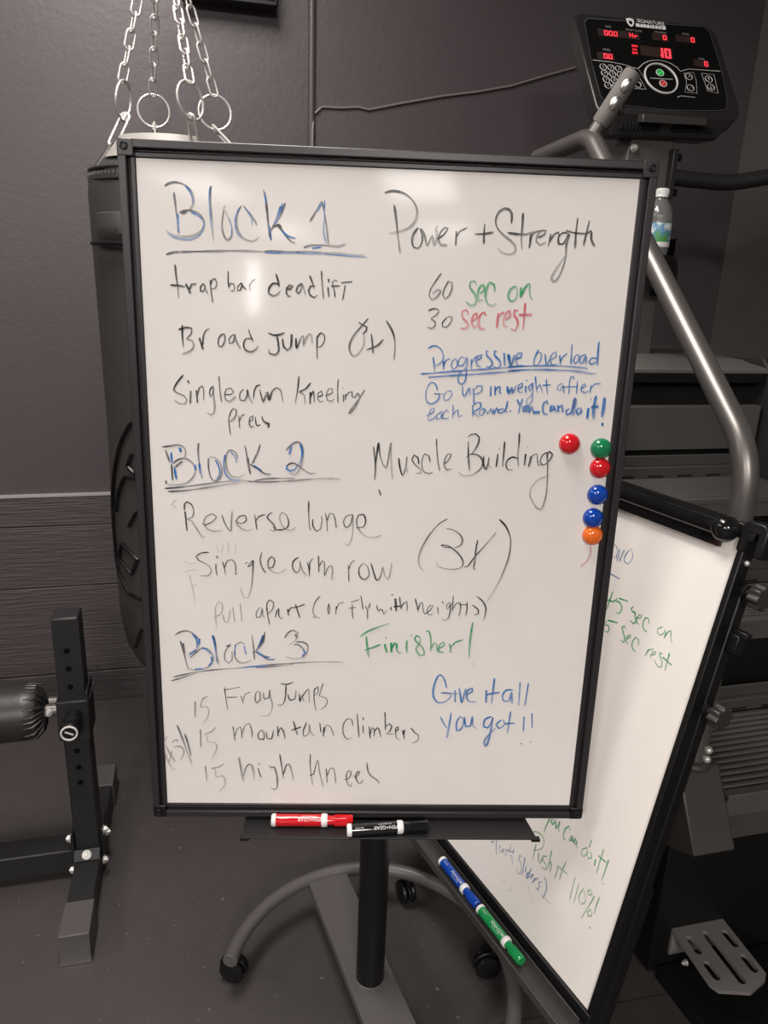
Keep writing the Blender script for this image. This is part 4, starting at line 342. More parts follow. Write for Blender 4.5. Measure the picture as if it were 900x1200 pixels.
 ('Give it all you got!!','blue',0.00290,'1147 -2714 1135 -2661 1123 -2609 1107 -2563 1069 -2505 1028 -2479 996 -2512 970 -2577 955 -2627 943 -2684 936 -2740 936 -2794 941 -2847 954 -2892 993 -2948 1044 -2978 1103 -2968 1159 -2937 1203 -2895 1229 -2853 1205 -2807 1152 -2800 1086 -2797 1066 -2797 1088 -2798 1128 -2800 1179 -2802 1236 -2805 1292 -2807 1344 -2810;1287 -2747 1299 -2959;1348 -2699 1358 -2751 1368 -2803 1378 -2851 1391 -2936 1406 -2969 1415 -2941 1424 -2892 1434 -2831 1445 -2767 1454 -2710;1472 -2827 1524 -2797 1564 -2767 1561 -2708 1489 -2744 1474 -2794 1474 -2850 1489 -2903 1522 -2944 1558 -2952 1602 -2949 1647 -2947;1787 -2740 1798 -2964;1904 -2528 1901 -2583 1899 -2639 1896 -2694 1894 -2750 1892 -2796 1890 -2842 1888 -2888 1887 -2935 1885 -2982;1792 -2817 2003 -2777;2213 -2734 2156 -2729 2106 -2736 2072 -2777 2054 -2830 2057 -2883 2078 -2924 2120 -2939 2164 -2923 2178 -2870 2187 -2800 2195 -2770 2200 -2795 2205 -2847 2210 -2911 2215 -2970;2319 -2592 2321 -2641 2322 -2690 2324 -2740 2325 -2791 2325 -2844 2325 -2899 2325 -2954 2325 -3009;2455 -2602 2452 -2648 2449 -2694 2446 -2741 2443 -2790 2439 -2842 2436 -2897 2432 -2952 2428 -3008;1078 -3223 1102 -3277 1127 -3330 1158 -3378 1190 -3425;1246 -3149 1241 -3206 1237 -3263 1232 -3319 1226 -3377 1222 -3422 1216 -3468 1211 -3514 1206 -3560 1200 -3607;1399 -3207 1377 -3246 1355 -3285 1342 -3327 1341 -3381 1348 -3437 1361 -3471 1397 -3465 1434 -3422 1448 -3378 1457 -3324 1457 -3278 1433 -3238 1399 -3207;1464 -3218 1474 -3285 1483 -3352 1497 -3397 1572 -3385 1583 -3323 1588 -3244 1593 -3204 1598 -3242 1604 -3320 1615 -3384 1679 -3431;1905 -3212 1848 -3232 1801 -3262 1784 -3329 1789 -3394 1855 -3417 1887 -3369 1912 -3308 1928 -3224 1926 -3257 1922 -3313 1917 -3379 1911 -3441 1905 -3498 1898 -3558 1891 -3613 1883 -3660 1865 -3727 1846 -3758 1813 -3685 1829 -3628 1865 -3563 1890 -3528 1921 -3491 1953 -3453 1985 -3416;2061 -3270 2019 -3314 1991 -3355 2040 -3427 2092 -3394 2131 -3342 2115 -3300 2081 -3258;2211 -3113 2206 -3164 2202 -3215 2198 -3267 2194 -3317 2191 -3366 2188 -3414 2186 -3462 2183 -3510;2131 -3337 2292 -3323;2434 -3206 2441 -3471;2559 -3144 2581 -3409'),
 ('four black dots','black',0.00251,'2416 -3698 2438 -3698;2566 -3665 2584 -3669;1534 -2285 1543 -2287'),
 ('15 Frog Jumps, 15 mountain Climbers, 15 high Knees','black',0.00185,'-2363 -2745 -2359 -2791 -2355 -2836 -2351 -2883 -2346 -2931 -2340 -2981 -2333 -3034 -2326 -3087 -2319 -3141;-2364 -2796 -2322 -2786 -2280 -2776 -2239 -2767 -2197 -2758 -2156 -2750 -2114 -2742;-2329 -2923 -2159 -2916;-2106 -2892 -2073 -3025;-2076 -2974 -2056 -2909 -2033 -2857 -1960 -2828;-1855 -2808 -1876 -2867 -1888 -2924 -1878 -2981 -1858 -3017 -1809 -2970 -1804 -2926 -1804 -2871 -1808 -2830 -1845 -2808;-1751 -2829 -1751 -2896 -1742 -2946 -1669 -2921 -1660 -2874 -1659 -2814 -1657 -2782 -1654 -2822 -1648 -2898 -1636 -2943 -1621 -2990 -1613 -3038 -1615 -3087 -1625 -3137 -1639 -3179 -1672 -3222 -1713 -3246 -1757 -3244 -1803 -3233;-1480 -2668 -1434 -2681 -1386 -2685 -1335 -2668 -1282 -2642;-1397 -2697 -1398 -2747 -1400 -2797 -1403 -2848 -1409 -2902 -1417 -2956 -1429 -3000 -1459 -3041 -1492 -3059 -1538 -3032;-1366 -2859 -1353 -2919 -1334 -2964 -1261 -2939 -1250 -2895 -1245 -2835 -1240 -2776;-1188 -2845 -1185 -2901 -1182 -2957 -1177 -2985 -1162 -2929 -1146 -2868 -1135 -2906 -1125 -2961 -1104 -2972;-1135 -2891 -1109 -2840 -1084 -2797 -1042 -2761 -1038 -2791 -1035 -2835 -1033 -2888 -1032 -2943 -1030 -2995;-948 -2749 -953 -2800 -957 -2852 -957 -2912 -953 -2954 -947 -3000 -939 -3049 -931 -3098 -923 -3146;-958 -2784 -924 -2739 -896 -2713 -889 -2794 -909 -2835 -936 -2876;-813 -2654 -827 -2703 -841 -2751 -853 -2794 -873 -2876 -824 -2894 -768 -2909 -740 -2967 -753 -3015 -777 -3062 -839 -3117;-2242 -3435 -2215 -3686;-2218 -3614 -2201 -3561 -2185 -3509 -2169 -3470 -2116 -3445 -2110 -3480 -2107 -3533 -2106 -3592 -2104 -3649;-2103 -3589 -2086 -3528 -2070 -3468 -2052 -3421 -1988 -3377 -1964 -3423 -1948 -3491 -1942 -3537 -1941 -3586 -1939 -3635;-1779 -3489 -1815 -3524 -1843 -3562 -1847 -3614 -1833 -3658 -1759 -3669 -1745 -3620 -1748 -3561 -1770 -3523 -1800 -3489;-1715 -3524 -1708 -3598 -1695 -3656 -1632 -3655 -1617 -3612 -1606 -3549 -1595 -3487;-1535 -3427 -1525 -3606;-1525 -3558 -1504 -3493 -1482 -3450 -1440 -3509 -1430 -3551 -1421 -3602 -1413 -3653;-1281 -3328 -1265 -3394 -1249 -3459 -1233 -3520 -1217 -3579;-1313 -3496 -1154 -3434;-1070 -3350 -1089 -3404 -1109 -3458 -1122 -3506 -1124 -3566 -1111 -3601 -1074 -3594 -1037 -3553 -1029 -3494 -1029 -3422 -1027 -3385 -1023 -3412 -1017 -3474 -1005 -3528 -971 -3568 -930 -3599;-858 -3359 -852 -3423 -846 -3478 -839 -3526;-793 -3430 -802 -3598;-796 -3550 -782 -3490 -768 -3431 -751 -3393 -687 -3429 -668 -3471 -650 -3528 -631 -3584;-324 -3407 -337 -3341 -353 -3289 -406 -3276 -437 -3300 -466 -3340 -483 -3395 -490 -3458 -485 -3520 -470 -3576 -442 -3623 -407 -3651 -337 -3614;-265 -3181 -260 -3234 -256 -3288 -251 -3342 -246 -3396 -240 -3450 -235 -3504 -229 -3559 -223 -3613;-176 -3248 -157 -3297;-167 -3395 -158 -3533;-70 -3414 -43 -3621;-48 -3571 -41 -3519 -35 -3466 -26 -3433 19 -3462 20 -3520 14 -3590;12 -3511 43 -3464 71 -3432 98 -3471 112 -3532 126 -3605;179 -3146 183 -3201 187 -3257 190 -3312 192 -3368 194 -3424 195 -3479;202 -3410 262 -3360 299 -3409 288 -3454 267 -3498 215 -3549 295 -3548 356 -3537;355 -3507 406 -3467 404 -3412 370 -3428 364 -3472 364 -3527 371 -3581 386 -3626 448 -3645;477 -3476 510 -3625;498 -3545 512 -3466;607 -3425 640 -3472 673 -3514 737 -3562 740 -3612 724 -3662 685 -3691 637 -3713;-87 -4073 -77 -4138 -67 -4203 -56 -4256 -9 -4327 32 -4360 83 -4397 119 -4428 125 -4480;-2163 -3999 -2156 -4050 -2149 -4101 -2142 -4153 -2134 -4207 -2127 -4252 -2120 -4298 -2112 -4346 -2103 -4394 -2095 -4441;-2105 -4379 -2091 -4326 -2077 -4272 -2063 -4221 -2048 -4181 -2016 -4133 -1983 -4119 -1954 -4145 -1931 -4205 -1926 -4247 -1924 -4299 -1924 -4354 -1923 -4408;-1838 -4106 -1829 -4130;-1851 -4192 -1835 -4278 -1804 -4364;-1673 -4153 -1645 -4177;-1587 -4165 -1641 -4190;-1587 -4165 -1576 -4210 -1564 -4255 -1553 -4301 -1545 -4350 -1541 -4405 -1540 -4465 -1541 -4520 -1546 -4562 -1600 -4595 -1644 -4562;-1501 -3931 -1493 -3986 -1485 -4040 -1477 -4095 -1469 -4151 -1462 -4209 -1456 -4268 -1450 -4327 -1444 -4386;-1448 -4324 -1434 -4274 -1420 -4221 -1407 -4173 -1394 -4138 -1351 -4113 -1336 -4145 -1321 -4195 -1308 -4248 -1296 -4303 -1286 -4363 -1275 -4422;-1004 -3926 -1006 -3978 -1008 -4028 -1009 -4082 -1007 -4147 -1003 -4191 -998 -4239 -993 -4291 -986 -4345 -980 -4399 -973 -4454 -967 -4507;-1012 -4325 -951 -4295 -939 -4250 -925 -4184 -912 -4116 -900 -4060 -889 -4035 -879 -4052 -872 -4105 -865 -4175 -855 -4244 -846 -4289 -836 -4337 -825 -4388 -814 -4440 -803 -4492 -793 -4543;-747 -4194 -726 -4455;-734 -4342 -717 -4288 -700 -4233 -682 -4193 -628 -4180 -612 -4238 -600 -4316 -594 -4365 -590 -4416 -585 -4466;-451 -4397 -389 -4389 -361 -4350 -341 -4303 -343 -4240 -380 -4226 -416 -4304 -416 -4353 -408 -4404 -393 -4459 -374 -4504 -337 -4525 -320 -4446;-304 -4317 -272 -4357 -217 -4302 -200 -4238 -231 -4238 -261 -4303 -258 -4352 -246 -4402 -207 -4466 -164 -4452 -134 -4387'),
 ('faint 15s and bracketed note','faint',0.00198,'-2826 -3003 -2840 -3279;-2620 -2918 -2664 -2924 -2702 -2946 -2725 -2995 -2744 -3059 -2748 -3103 -2708 -3099 -2657 -3083 -2613 -3147 -2617 -3189 -2630 -3239 -2647 -3286 -2681 -3342 -2719 -3395;-2703 -2955 -2686 -2946;-2760 -3502 -2762 -3812;-2517 -3456 -2550 -3499 -2588 -3537 -2645 -3559 -2688 -3576 -2657 -3622 -2658 -3672 -2651 -3717 -2599 -3721 -2543 -3725 -2517 -3759 -2509 -3810 -2523 -3876 -2549 -3943 -2578 -3994 -2610 -4040;-2702 -4156 -2699 -4208 -2696 -4259 -2693 -4310 -2689 -4360 -2685 -4408 -2680 -4456;-2403 -4118 -2443 -4153 -2488 -4183 -2557 -4196 -2606 -4203 -2539 -4222 -2537 -4267 -2541 -4327 -2535 -4367 -2491 -4357 -2442 -4337 -2408 -4367 -2388 -4415 -2386 -4466 -2404 -4522 -2430 -4561 -2465 -4601 -2499 -4641;-3292 -3630 -3318 -3671 -3338 -3724 -3343 -3765 -3346 -3813 -3346 -3864 -3343 -3914 -3333 -3963 -3319 -4013 -3303 -4062 -3288 -4104 -3256 -4172 -3226 -4219 -3179 -4234;-3316 -3799 -3300 -3842 -3284 -3885 -3264 -3932 -3245 -3970 -3223 -4011 -3201 -4052 -3179 -4093;-3288 -4104 -3221 -3893;-3214 -3732 -3172 -3701 -3138 -3680 -3131 -3722;-3193 -3817 -3140 -3807 -3093 -3807 -3058 -3833 -3037 -3872 -3037 -3919 -3049 -3968 -3073 -4011 -3102 -4054;-2149 -3997 -2141 -4044 -2133 -4090 -2126 -4137 -2119 -4189 -2114 -4234 -2110 -4282 -2106 -4332 -2102 -4382 -2098 -4432;-2096 -4363 -2081 -4311 -2065 -4257 -2050 -4207 -2034 -4169 -1975 -4120 -1952 -4170 -1935 -4245 -1929 -4295 -1926 -4348 -1923 -4401'),
 ('bold slash of the bracketed note','grey',0.00238,'-3128 -3422 -3114 -3462 -3100 -3502 -3083 -3552 -3071 -3592 -3058 -3637 -3044 -3685 -3030 -3733 -3017 -3777 -3003 -3828 -2991 -3877 -2978 -3923 -2966 -3967 -2950 -4020 -2934 -4070 -2918 -4119;-3010 -3579 -2997 -3628 -2984 -3677 -2971 -3727 -2959 -3777 -2950 -3828 -2941 -3880 -2933 -3933 -2925 -3985'),
 ('faint erased marks near left edge','ghost',0.00158,'-2921 -663 -2876 -691 -2831 -710 -2785 -699 -2738 -678;-2909 -838 -2863 -820 -2816 -807 -2766 -808 -2715 -815;-2846 -876 -2836 -924 -2826 -970 -2816 -1019 -2807 -1073 -2801 -1112 -2796 -1154 -2792 -1198 -2787 -1243 -2783 -1287 -2778 -1331;-2834 -1063 -2732 -1041;-2439 -401 -2414 -448 -2390 -496 -2368 -515 -2350 -483 -2335 -423 -2329 -379 -2365 -390;-2255 -358 -2259 -513;-2146 -375 -2149 -530;-3065 211 -3000 278;-3065 211 -2996 157'),
]
EASEL_INK=[
 ('blue letters at upper left','bluef',0.00195,'2278 7407 2227 7451 2147 7417 2120 7381 2106 7337 2108 7287 2126 7244 2206 7216;2117 7307 2054 7201;2080 7414 2079 7355 2069 7298 2034 7251 1990 7206;1986 7429 1997 7364 2005 7304 2006 7218;1895 7444 1917 7395 1933 7346 1934 7292 1919 7249 1835 7228 1803 7263 1782 7314 1777 7374 1787 7430 1849 7493 1911 7430;2150 6949 1910 6936'),
 ('45 sec on','green',0.00247,'1969 6680 1973 6620 1976 6560 1980 6501 1983 6444 1985 6387 1988 6331;2070 6499 1982 6509 1909 6521 1869 6564;1804 6625 1608 6650;1833 6613 1876 6552 1794 6568 1746 6555 1706 6527 1689 6480 1688 6432 1722 6379 1797 6385;1469 6618 1507 6568 1466 6526 1394 6531 1384 6476;1423 6552 1400 6510 1376 6465 1355 6424 1343 6393 1378 6347 1462 6374;1373 6447 1284 6485 1256 6548 1306 6543 1340 6470 1325 6400 1263 6374;1086 6472 1105 6519 1127 6554 1181 6538 1201 6455 1183 6379 1127 6337 1072 6342;826 6538 899 6473 886 6413 821 6393 773 6447 763 6525 740 6462 737 6420 737 6374;736 6399 723 6454 707 6501 658 6548 648 6513 636 6461 608 6417 576 6373'),
 ('5 sec rest','green',0.00234,'1904 6182 1687 6228;1918 6158 1947 6084 1863 6103 1814 6063 1830 5986 1909 5986;1495 6206 1539 6238 1570 6190 1519 6127 1463 6066 1448 6017 1451 5977 1542 5987;1425 6049 1354 6116 1356 6149 1408 6117 1417 6068 1414 6020 1361 5993;1155 6056 1172 6112 1192 6156 1247 6165 1288 6078 1279 5998 1230 5952 1169 5944;947 6095 978 5964;968 6018 935 6092 854 6139;887 6016 809 6070 805 6113 863 6085 882 6002 841 5972;680 6141 734 6131 702 6072 644 6019 627 5945 681 5910 726 5930 767 5958 788 5989;564 6213 563 6168 562 6123 561 6076 558 6025 554 5972 550 5918;662 6092 466 6050'),
 ('You can do it!','green',0.00247,'1891 2289 1901 2229 1911 2170 1919 2112 1928 2031 1936 1953;1834 2320 1841 2232 1796 2223 1754 2326 1788 2342;1730 2333 1720 2254 1707 2205 1681 2252 1658 2323 1656 2386 1652 2347 1647 2285 1638 2236 1588 2211;1395 2394 1432 2458 1484 2389 1500 2321 1505 2252 1477 2181 1415 2177;1324 2346 1341 2276 1348 2227 1297 2276 1301 2353 1291 2311 1278 2260 1255 2267 1243 2328 1233 2374 1230 2323 1226 2258 1191 2265 1189 2347 1176 2304 1159 2249 1126 2230;910 2567 913 2418;951 2389 998 2336 1034 2285 1024 2193 964 2200 938 2253 921 2312 945 2373;915 2297 867 2236 814 2287 831 2363 887 2349;722 2330 715 2218;637 2600 636 2546 636 2491 635 2436 635 2379 634 2331 633 2281 632 2231 630 2180 629 2130;700 2425 516 2434;485 2506 486 2455 487 2403 487 2352 488 2301 490 2251 491 2202 493 2152 494 2103;461 2076 451 2070'),
 ('Push it 110%!','greenf',0.00221,'2027 1642 2023 1590 2019 1539 2015 1486 2009 1430 2003 1373 1997 1316;2202 1767 2118 1839 2053 1867 1986 1882 1932 1878 1890 1854 1864 1801 1856 1736 1869 1676 1906 1616 1974 1554 2055 1492;1905 1552 1895 1484 1880 1426 1815 1386 1809 1437 1809 1512 1808 1555 1799 1516 1788 1443;1704 1627 1790 1569 1772 1493 1727 1482 1680 1474 1635 1420 1666 1377 1717 1366 1780 1359;1645 1807 1640 1756 1635 1704 1630 1654 1625 1607 1621 1553 1617 1504 1613 1455;1622 1538 1579 1608 1564 1574 1555 1519 1553 1422;1279 1862 1285 1809 1292 1756 1298 1702 1302 1650 1304 1581 1303 1514 1302 1447;1411 1656 1405 1400;1434 1647 1168 1675;1006 1755 1004 1699 1001 1643 999 1587 995 1531 991 1476 986 1422 980 1367 975 1313;892 1708 891 1644 890 1581 889 1518 887 1456 883 1394 880 1333;777 1712 800 1633 817 1559 815 1497 800 1451 730 1431 674 1509 672 1558 687 1607 722 1646 765 1682;651 1797 685 1729 646 1691 592 1737 600 1790 636 1790;532 1768 542 1714 552 1660 562 1606 572 1551 584 1496 596 1441 610 1385 624 1329 638 1272 652 1216;527 1505 564 1413 544 1361 472 1424 481 1464 503 1506;437 1829 440 1763 444 1696 445 1635 443 1582 439 1534 435 1485;445 1229 424 1207'),
 ('blue note (with sliders)','bluef',0.00221,'3148 850 3083 869 3072 947;2990 1027 2990 964 2980 898 2955 848 2922 796 2888 743;2861 989 2880 897 2817 847 2781 963 2761 881 2751 929 2741 1003;2683 1028 2663 879;2608 1181 2607 1010;2677 1014 2483 1106;2506 1164 2498 1075;2552 976 2514 1015 2487 970 2460 914 2413 865;2273 1174 2324 1172 2325 1077 2253 1059 2222 1030 2198 989 2187 925 2188 865 2237 825 2280 849 2328 885;2188 1222 2143 882;2097 1088 2092 980;2094 1146 2087 1142;1975 1166 1978 1097 1984 1029 2002 966 2023 905;2005 1050 2050 939 2020 897 1958 995;1933 996 1883 1092 1931 1054 1927 982 1880 1021;1833 1059 1849 944;1838 1009 1777 1105 1750 1099;1663 1125 1719 1051 1676 1004 1691 918 1753 921;1640 1252 1597 1229 1557 1193 1535 1148 1516 1091 1507 1035 1518 954 1538 872'),
 ('faint scribbles','ghost',0.00156,'2603 423 2514 409 2461 481;2384 360 2296 376 2295 473;1934 809 1680 613;1599 903 1323 928'),
]

ink_parts(BOARD_INK, BC - bz*.002, bx, by, bz, wb)
mb = MB(); mb.ribbon([(.322, -.030), (.323, -.042), (.318, -.055), (.309, -.063)], .0022, BC - bz*.0015, bx, by, bz)
obj('handwriting', mb, ink_mat('faint_red_ink', (.60, .22, .22), PAPER, .9), wb, label='small faded red tick under the orange magnet')
# stand
PC = V3((.272, 1.041, 0)); ZR = .086
obj('pole', MB().cyl(PC+V3((0, 0, .08)), PC+V3((0, 0, .80)), .0265, 32), M_blackpl, wb)
for v in (-.42, -.26): obj('board_bracket', MB().box(bp(.020, v, -.024), (.10, .09, .018), BM), M_powder, wb, bevel=.003)
a0, a1, RR = radians(161), radians(-52), .272
ring = [PC + V3((RR*cos(a0+(a1-a0)*i/72), RR*sin(a0+(a1-a0)*i/72), ZR)) for i in range(73)]
obj('base_ring', MB().tube(ring, .0145, 18), M_base, wb, bevel=.001)
d = V3((.147, -.989, 0)); n_ = V3((.989, .147, 0)); R = Matrix((n_, -d, V3((0, 0, 1)))).transposed()
m2 = MB().box(PC + d*.006 + V3((0, 0, .078)), (.088, .532, .020), R); obj('base_plate', m2, M_base, wb, bevel=.002)
m2 = MB(); m2.torus(PC + V3((0, 0, .0885)), .0275, .0022, seg=32)
for a in (150, 270, 30): p = PC + V3((.031*cos(radians(a)), .031*sin(radians(a)), .088)); m2.ball(p, .003, (1, 1, .5))
obj('pole_collar', m2, M_base, wb)
for ang, rad, spin in ((153, RR-.004, 60), (58.5, RR, 10), (6, RR-.006, 85), (278, .26, 0)):
    a = radians(ang); p = PC + V3((rad*cos(a), rad*sin(a), 0)); q = radians(spin); ax = V3((cos(q), sin(q), 0))
    m2 = MB(); m2.cyl(p+V3((0, 0, .045)), p+V3((0, 0, .078)), .006, 12)
    cc = p + V3((-ax.y*.012, ax.x*.012, .0265)); Rz = Matrix((V3((-ax.y, ax.x, 0)), V3((0, 0, 1)), ax)).transposed()
    hood = [(.030*cos(radians(t_)), .030*sin(radians(t_))) for t_ in range(-10, 200, 15)]
    m2.prism(hood, cc - ax*.004, Rz.col[0], Rz.col[1], ax*.008)
    k = obj('caster', m2, M_blackpl, wb, bevel=.002)
    for sgn in (-1, 1):
        m3 = MB().lathe([(0, -.006), (.020, -.006), (.0250, -.004), (.0265, 0), (.0250, .004), (.020, .006), (0, .006)], cc + ax*sgn*.0105, Rz, 28); obj('wheel', m3, M_blackpl, k)
# tray under the board
def tp(u, d_, z=0.): return BC - by*.5135 + bx*u + bz*d_ + V3((0, 0, z))
m2 = MB()
m2.add([tp(-.207, -.004), tp(.262, -.004), tp(.270, .046), tp(-.206, .046), tp(-.207, -.004, -.003), tp(.262, -.004, -.003), tp(.270, .046, -.003), tp(-.206, .046, -.003)], [(0,1,2,3),(7,6,5,4),(0,4,5,1),(1,5,6,2),(2,6,7,3),(3,7,4,0)])
m2.box(tp(.032, .0465, .0005), (.478, .0022, .007), BM); m2.box(tp(.030, -.006, .006), (.46, .003, .016), BM)
tr = obj('marker_tray', m2, M_powder, wb, bevel=.0006)
for u in (-.201, .267):
    obj('tray_end', MB().box(tp(u, .0475, -.0005), (.014, .004, .009), BM), M_blackpl, tr)

# magnets on the board
prof = [(0, .0130), (.004, .0128), (.008, .0118), (.0115, .0098), (.0140, .0068), (.0152, .0035), (.0153, .0), (0, 0)]
def magnet(u, v, col, label):
    t = thing('round_magnet', label, 'magnet', bp(u, v, -.002), 'round magnets on the whiteboard')
    obj('dome', MB().lathe(prof[::-1], bp(u, v, -.0015), BM, 32), pl(col), t)
    obj('magnet_disc', MB().lathe([(0, .0012), (.0135, .0012), (.0135, 0), (0, 0)], bp(u, v, -.0019), BM, 24), M_blackpl, t)
magnet(.2733, .1262, C_red, 'red magnet set apart to the left of the column of magnets')
magnet(.3205, .1205, C_green, 'green magnet topmost in the column along the right frame')
magnet(.3222, .0915, C_red, 'red magnet touching the underside of the green magnet')
magnet(.3230, .0510, C_blue, 'upper blue magnet below the red one in the column')
magnet(.3200, .0150, C_blue, 'lower blue magnet resting right above the orange magnet')
magnet(.3220, -.0120, C_orange, 'orange magnet at the bottom of the column')

# markers: built along local X, end plug at -X, cap at +X
def marker(label, col, loc, X, up, groupname, txt, flip):
    X = V3(X).normalized(); Z = (V3(up) - X*V3(up).dot(X)).normalized(); Y = Z.cross(X)
    K = 1.06; R = Matrix((Y, Z, X)).transposed() * K; c = V3(loc); t = thing('dry_erase_marker', label, 'marker', loc, groupname)
    P = pl(col); r = .0095
    obj('end_plug', MB().lathe([(0, -.0625), (.0082, -.0625), (.0094, -.0612), (.0096, -.0560), (.0090, -.0555), (0, -.0555)], c, R, 28), M_white, t, label='white end plug')
    obj('barrel', MB().lathe([(0, -.0560), (.0090, -.0560), (r-.0004, -.0545), (r-.0004, .0145), (0, .0150)], c, R, 28), P, t)
    obj('collar', MB().lathe([(0, .0142), (.0092, .0142), (.0100, .0155), (.0100, .0215), (.0088, .0235), (0, .0235)], c, R, 28), M_white, t, label='white collar')
    k = obj('cap', MB().lathe([(0, .0230), (.0074, .0230), (.0070, .030), (.0076, .050), (.0082, .0615), (.0078, .0625), (.0045, .0625), (.0040, .0610), (0, .0610)], c, R, 24), P, t)
    m2 = MB()
    for q in range(10):
        a = 2*pi*q/10; m2.box(c + R @ V3((.0078*cos(a), .0078*sin(a), .047)), (.0014, .0014, .026), R)
    obj('grip_ridges', m2, P, k)
    def wrap(x0, y0, s=1):
        def f(x, y):
            th = (y*s + y0)/r; return c + (X*(x*s + x0) + r*1.0*(cos(th)*Z + sin(th)*Y))*K
        return f
    s = -1 if flip else 1
    obj('print', text_mb(txt, .0075, c, X, Y, Z, wrap=wrap(-.004, -.001, s)), M_print, t, label='white printed lettering')
    obj('print', text_mb('dry erase marker', .0030, c, X, Y, Z, wrap=wrap(-.005, .0040 if flip else -.0060, s)), M_print, t, label='small white lettering')
    obj('print', text_mb('non-toxic', .0034, c, X, Y, Z, wrap=wrap(-.044, 0, s)), M_print, t, label='small white lettering')
    return t
G_m = 'dry-erase markers in the two trays'
upm = (V3((0, 0, 1)) + bz*.8)
marker('red marker lying along the back of the tray under the main whiteboard', C_red, tp(-.0955, .0172, .0103), bx, upm, G_m, 'PEN+GEAR', True)
marker('black marker lying in front of the red one on the main tray', (.010, .010, .011), tp(.0275, .0350, .0103), (bx*.995 - bz*.10), upm, G_m, 'PEN+GEAR', True)

# ------------------------------------------------------------------ easel whiteboard leaning by the stair machine
EO = V3((.59222, .81323, .2)); ex = V3((-.24192, .97030, 0)); ey = V3((.19511, .04865, .97958)); en = V3((-.95048, -.23698, .20108))
EM = Matrix((ex, ey, en)).transposed()
def ep(u, v, n=0.): return EO + ex*u + ey*v + en*n
EW, EH = .62, .835
ea = thing('easel_whiteboard', 'smaller cream whiteboard on a black easel leaning beside the stair machine', 'whiteboard', ep(.3, -.204))
obj('writing_surface', MB().box(ep(EW/2, EH/2-.006, -.006), (EW, EH, .012), EM), M_board2, ea, label='cream white writing surface', bevel=.001)
ink_parts(EASEL_INK, EO, ex, ey, en, ea)
for u in (-.0055, EW+.0055):
    m2 = MB(); m2.box(ep(u, EH/2-.02, -.009), (.011, EH+.05, .026), EM)
    obj('frame_rail', m2, M_blackpl, ea, bevel=.002)
obj('frame_rail', MB().box(ep(EW/2, EH+.004, -.010), (EW+.04, .022, .030), EM), M_blackpl, ea, bevel=.002)
obj('frame_rail', MB().box(ep(EW/2, -.016, -.006), (EW+.02, .024, .026), EM), M_blackpl, ea, bevel=.002)
# clamp bar with ball ends and side hook
cb = obj('clamp_bar', MB().cyl(ep(.030, .838, .012), ep(EW-.02, .838, .012), .0165, 24).box(ep(EW/2, .818, .008), (EW-.05, .022, .006), EM), M_blackgl, ea)
obj('ball_end', MB().ball(ep(.022, .836, .013), .0205), M_blackgl, cb); obj('ball_end', MB().ball(ep(EW-.015, .836, .013), .0205), M_blackgl, cb)
hk = [(.006, -.018), (.006, .020), (-.002, .030), (-.028, .030), (-.036, .022), (-.036, -.020), (-.022, -.020), (-.022, .012), (-.008, .012), (-.008, -.018)]
obj('paper_hook', MB().prism(hk, ep(-.004, .828, -.024), ex, ey, en*.030), M_blackpl, ea, bevel=.003)
for u in (-.001, EW+.001):
    lg = obj('leg', MB().box(ep(u, .28 if u < .1 else .39, -.0335), (.022, .96 if u < .1 else .74, .022), EM), M_blackpl, ea, bevel=.003)
    if u > .1: continue
    obj('inner_leg', MB().box(ep(u, .02, -.0505), (.016, .42, .012), EM), M_blackpl, lg, bevel=.002)
    obj('rubber_foot', MB().cyl(ep(u, -.200, -.0335), ep(u, -.165, -.0335), .016, 16), M_blackpl, lg)
def knob(mb, c, ax, r=.018, L=.018):
    ax = V3(ax).normalized(); a = V3((0, 0, 1)); x = (a-ax*a.dot(ax)).normalized(); y = ax.cross(x)
    poly = [((r*(1+.12*cos(8*t_)))*cos(t_), (r*(1+.12*cos(8*t_)))*sin(t_)) for t_ in [2*pi*k/48 for k in range(48)]]
    mb.prism(poly, V3(c), x, y, ax*L); mb.cyl(V3(c)-ax*.016, V3(c)+ax*.002, .007, 14)
for v in (.752, .560):
    m2 = MB(); knob(m2, ep(-.026, v, -.030), -ex); kb = obj('clamp_knob', m2, M_knob, ea, bevel=.0015)
    obj('knob_washer', MB().cyl(ep(-.010, v, -.030), ep(-.016, v, -.030), .0105, 18), M_powder, kb)
m2 = MB(); m2.box(ep(-.018, .672, -.034), (.022, .030, .020), EM); m2.box(ep(-.024, .690, -.032), (.030, .010, .014), EM); obj('leg_clip', m2, M_blackpl, ea, bevel=.002)
for p in (ep(-.0125, .795, -.010), ep(-.013, -.030, .004)): obj('rivet', MB().ball(p, .0045), M_bolt, ea)
# tray
m2 = MB()
m2.box(ep(EW/2, -.030, .028), (EW-.004, .003, .066), EM); m2.box(ep(EW/2, -.024, .0605), (EW-.004, .014, .003), EM); m2.box(ep(EW/2, -.018, -.004), (EW-.004, .026, .004), EM); m2.box(ep(EW/2, -.025, .012), (EW-.004, .010, .003), EM)
obj('marker_tray', m2, mat('satin_black_tray', (.045, .040, .038), .30), ea, bevel=.0006)
marker('blue marker in the easel tray, farther up than the green one', C_blue, ep(.3335, -.0185, .036), -ex, ey + en*.5, G_m, 'PEN+GEAR', False)
marker('green marker in the easel tray, nearer its lower end', (.012, .27, .075), ep(.195, -.0185, .036), -ex, ey + en*.5, G_m, 'PEN+GEAR', False)

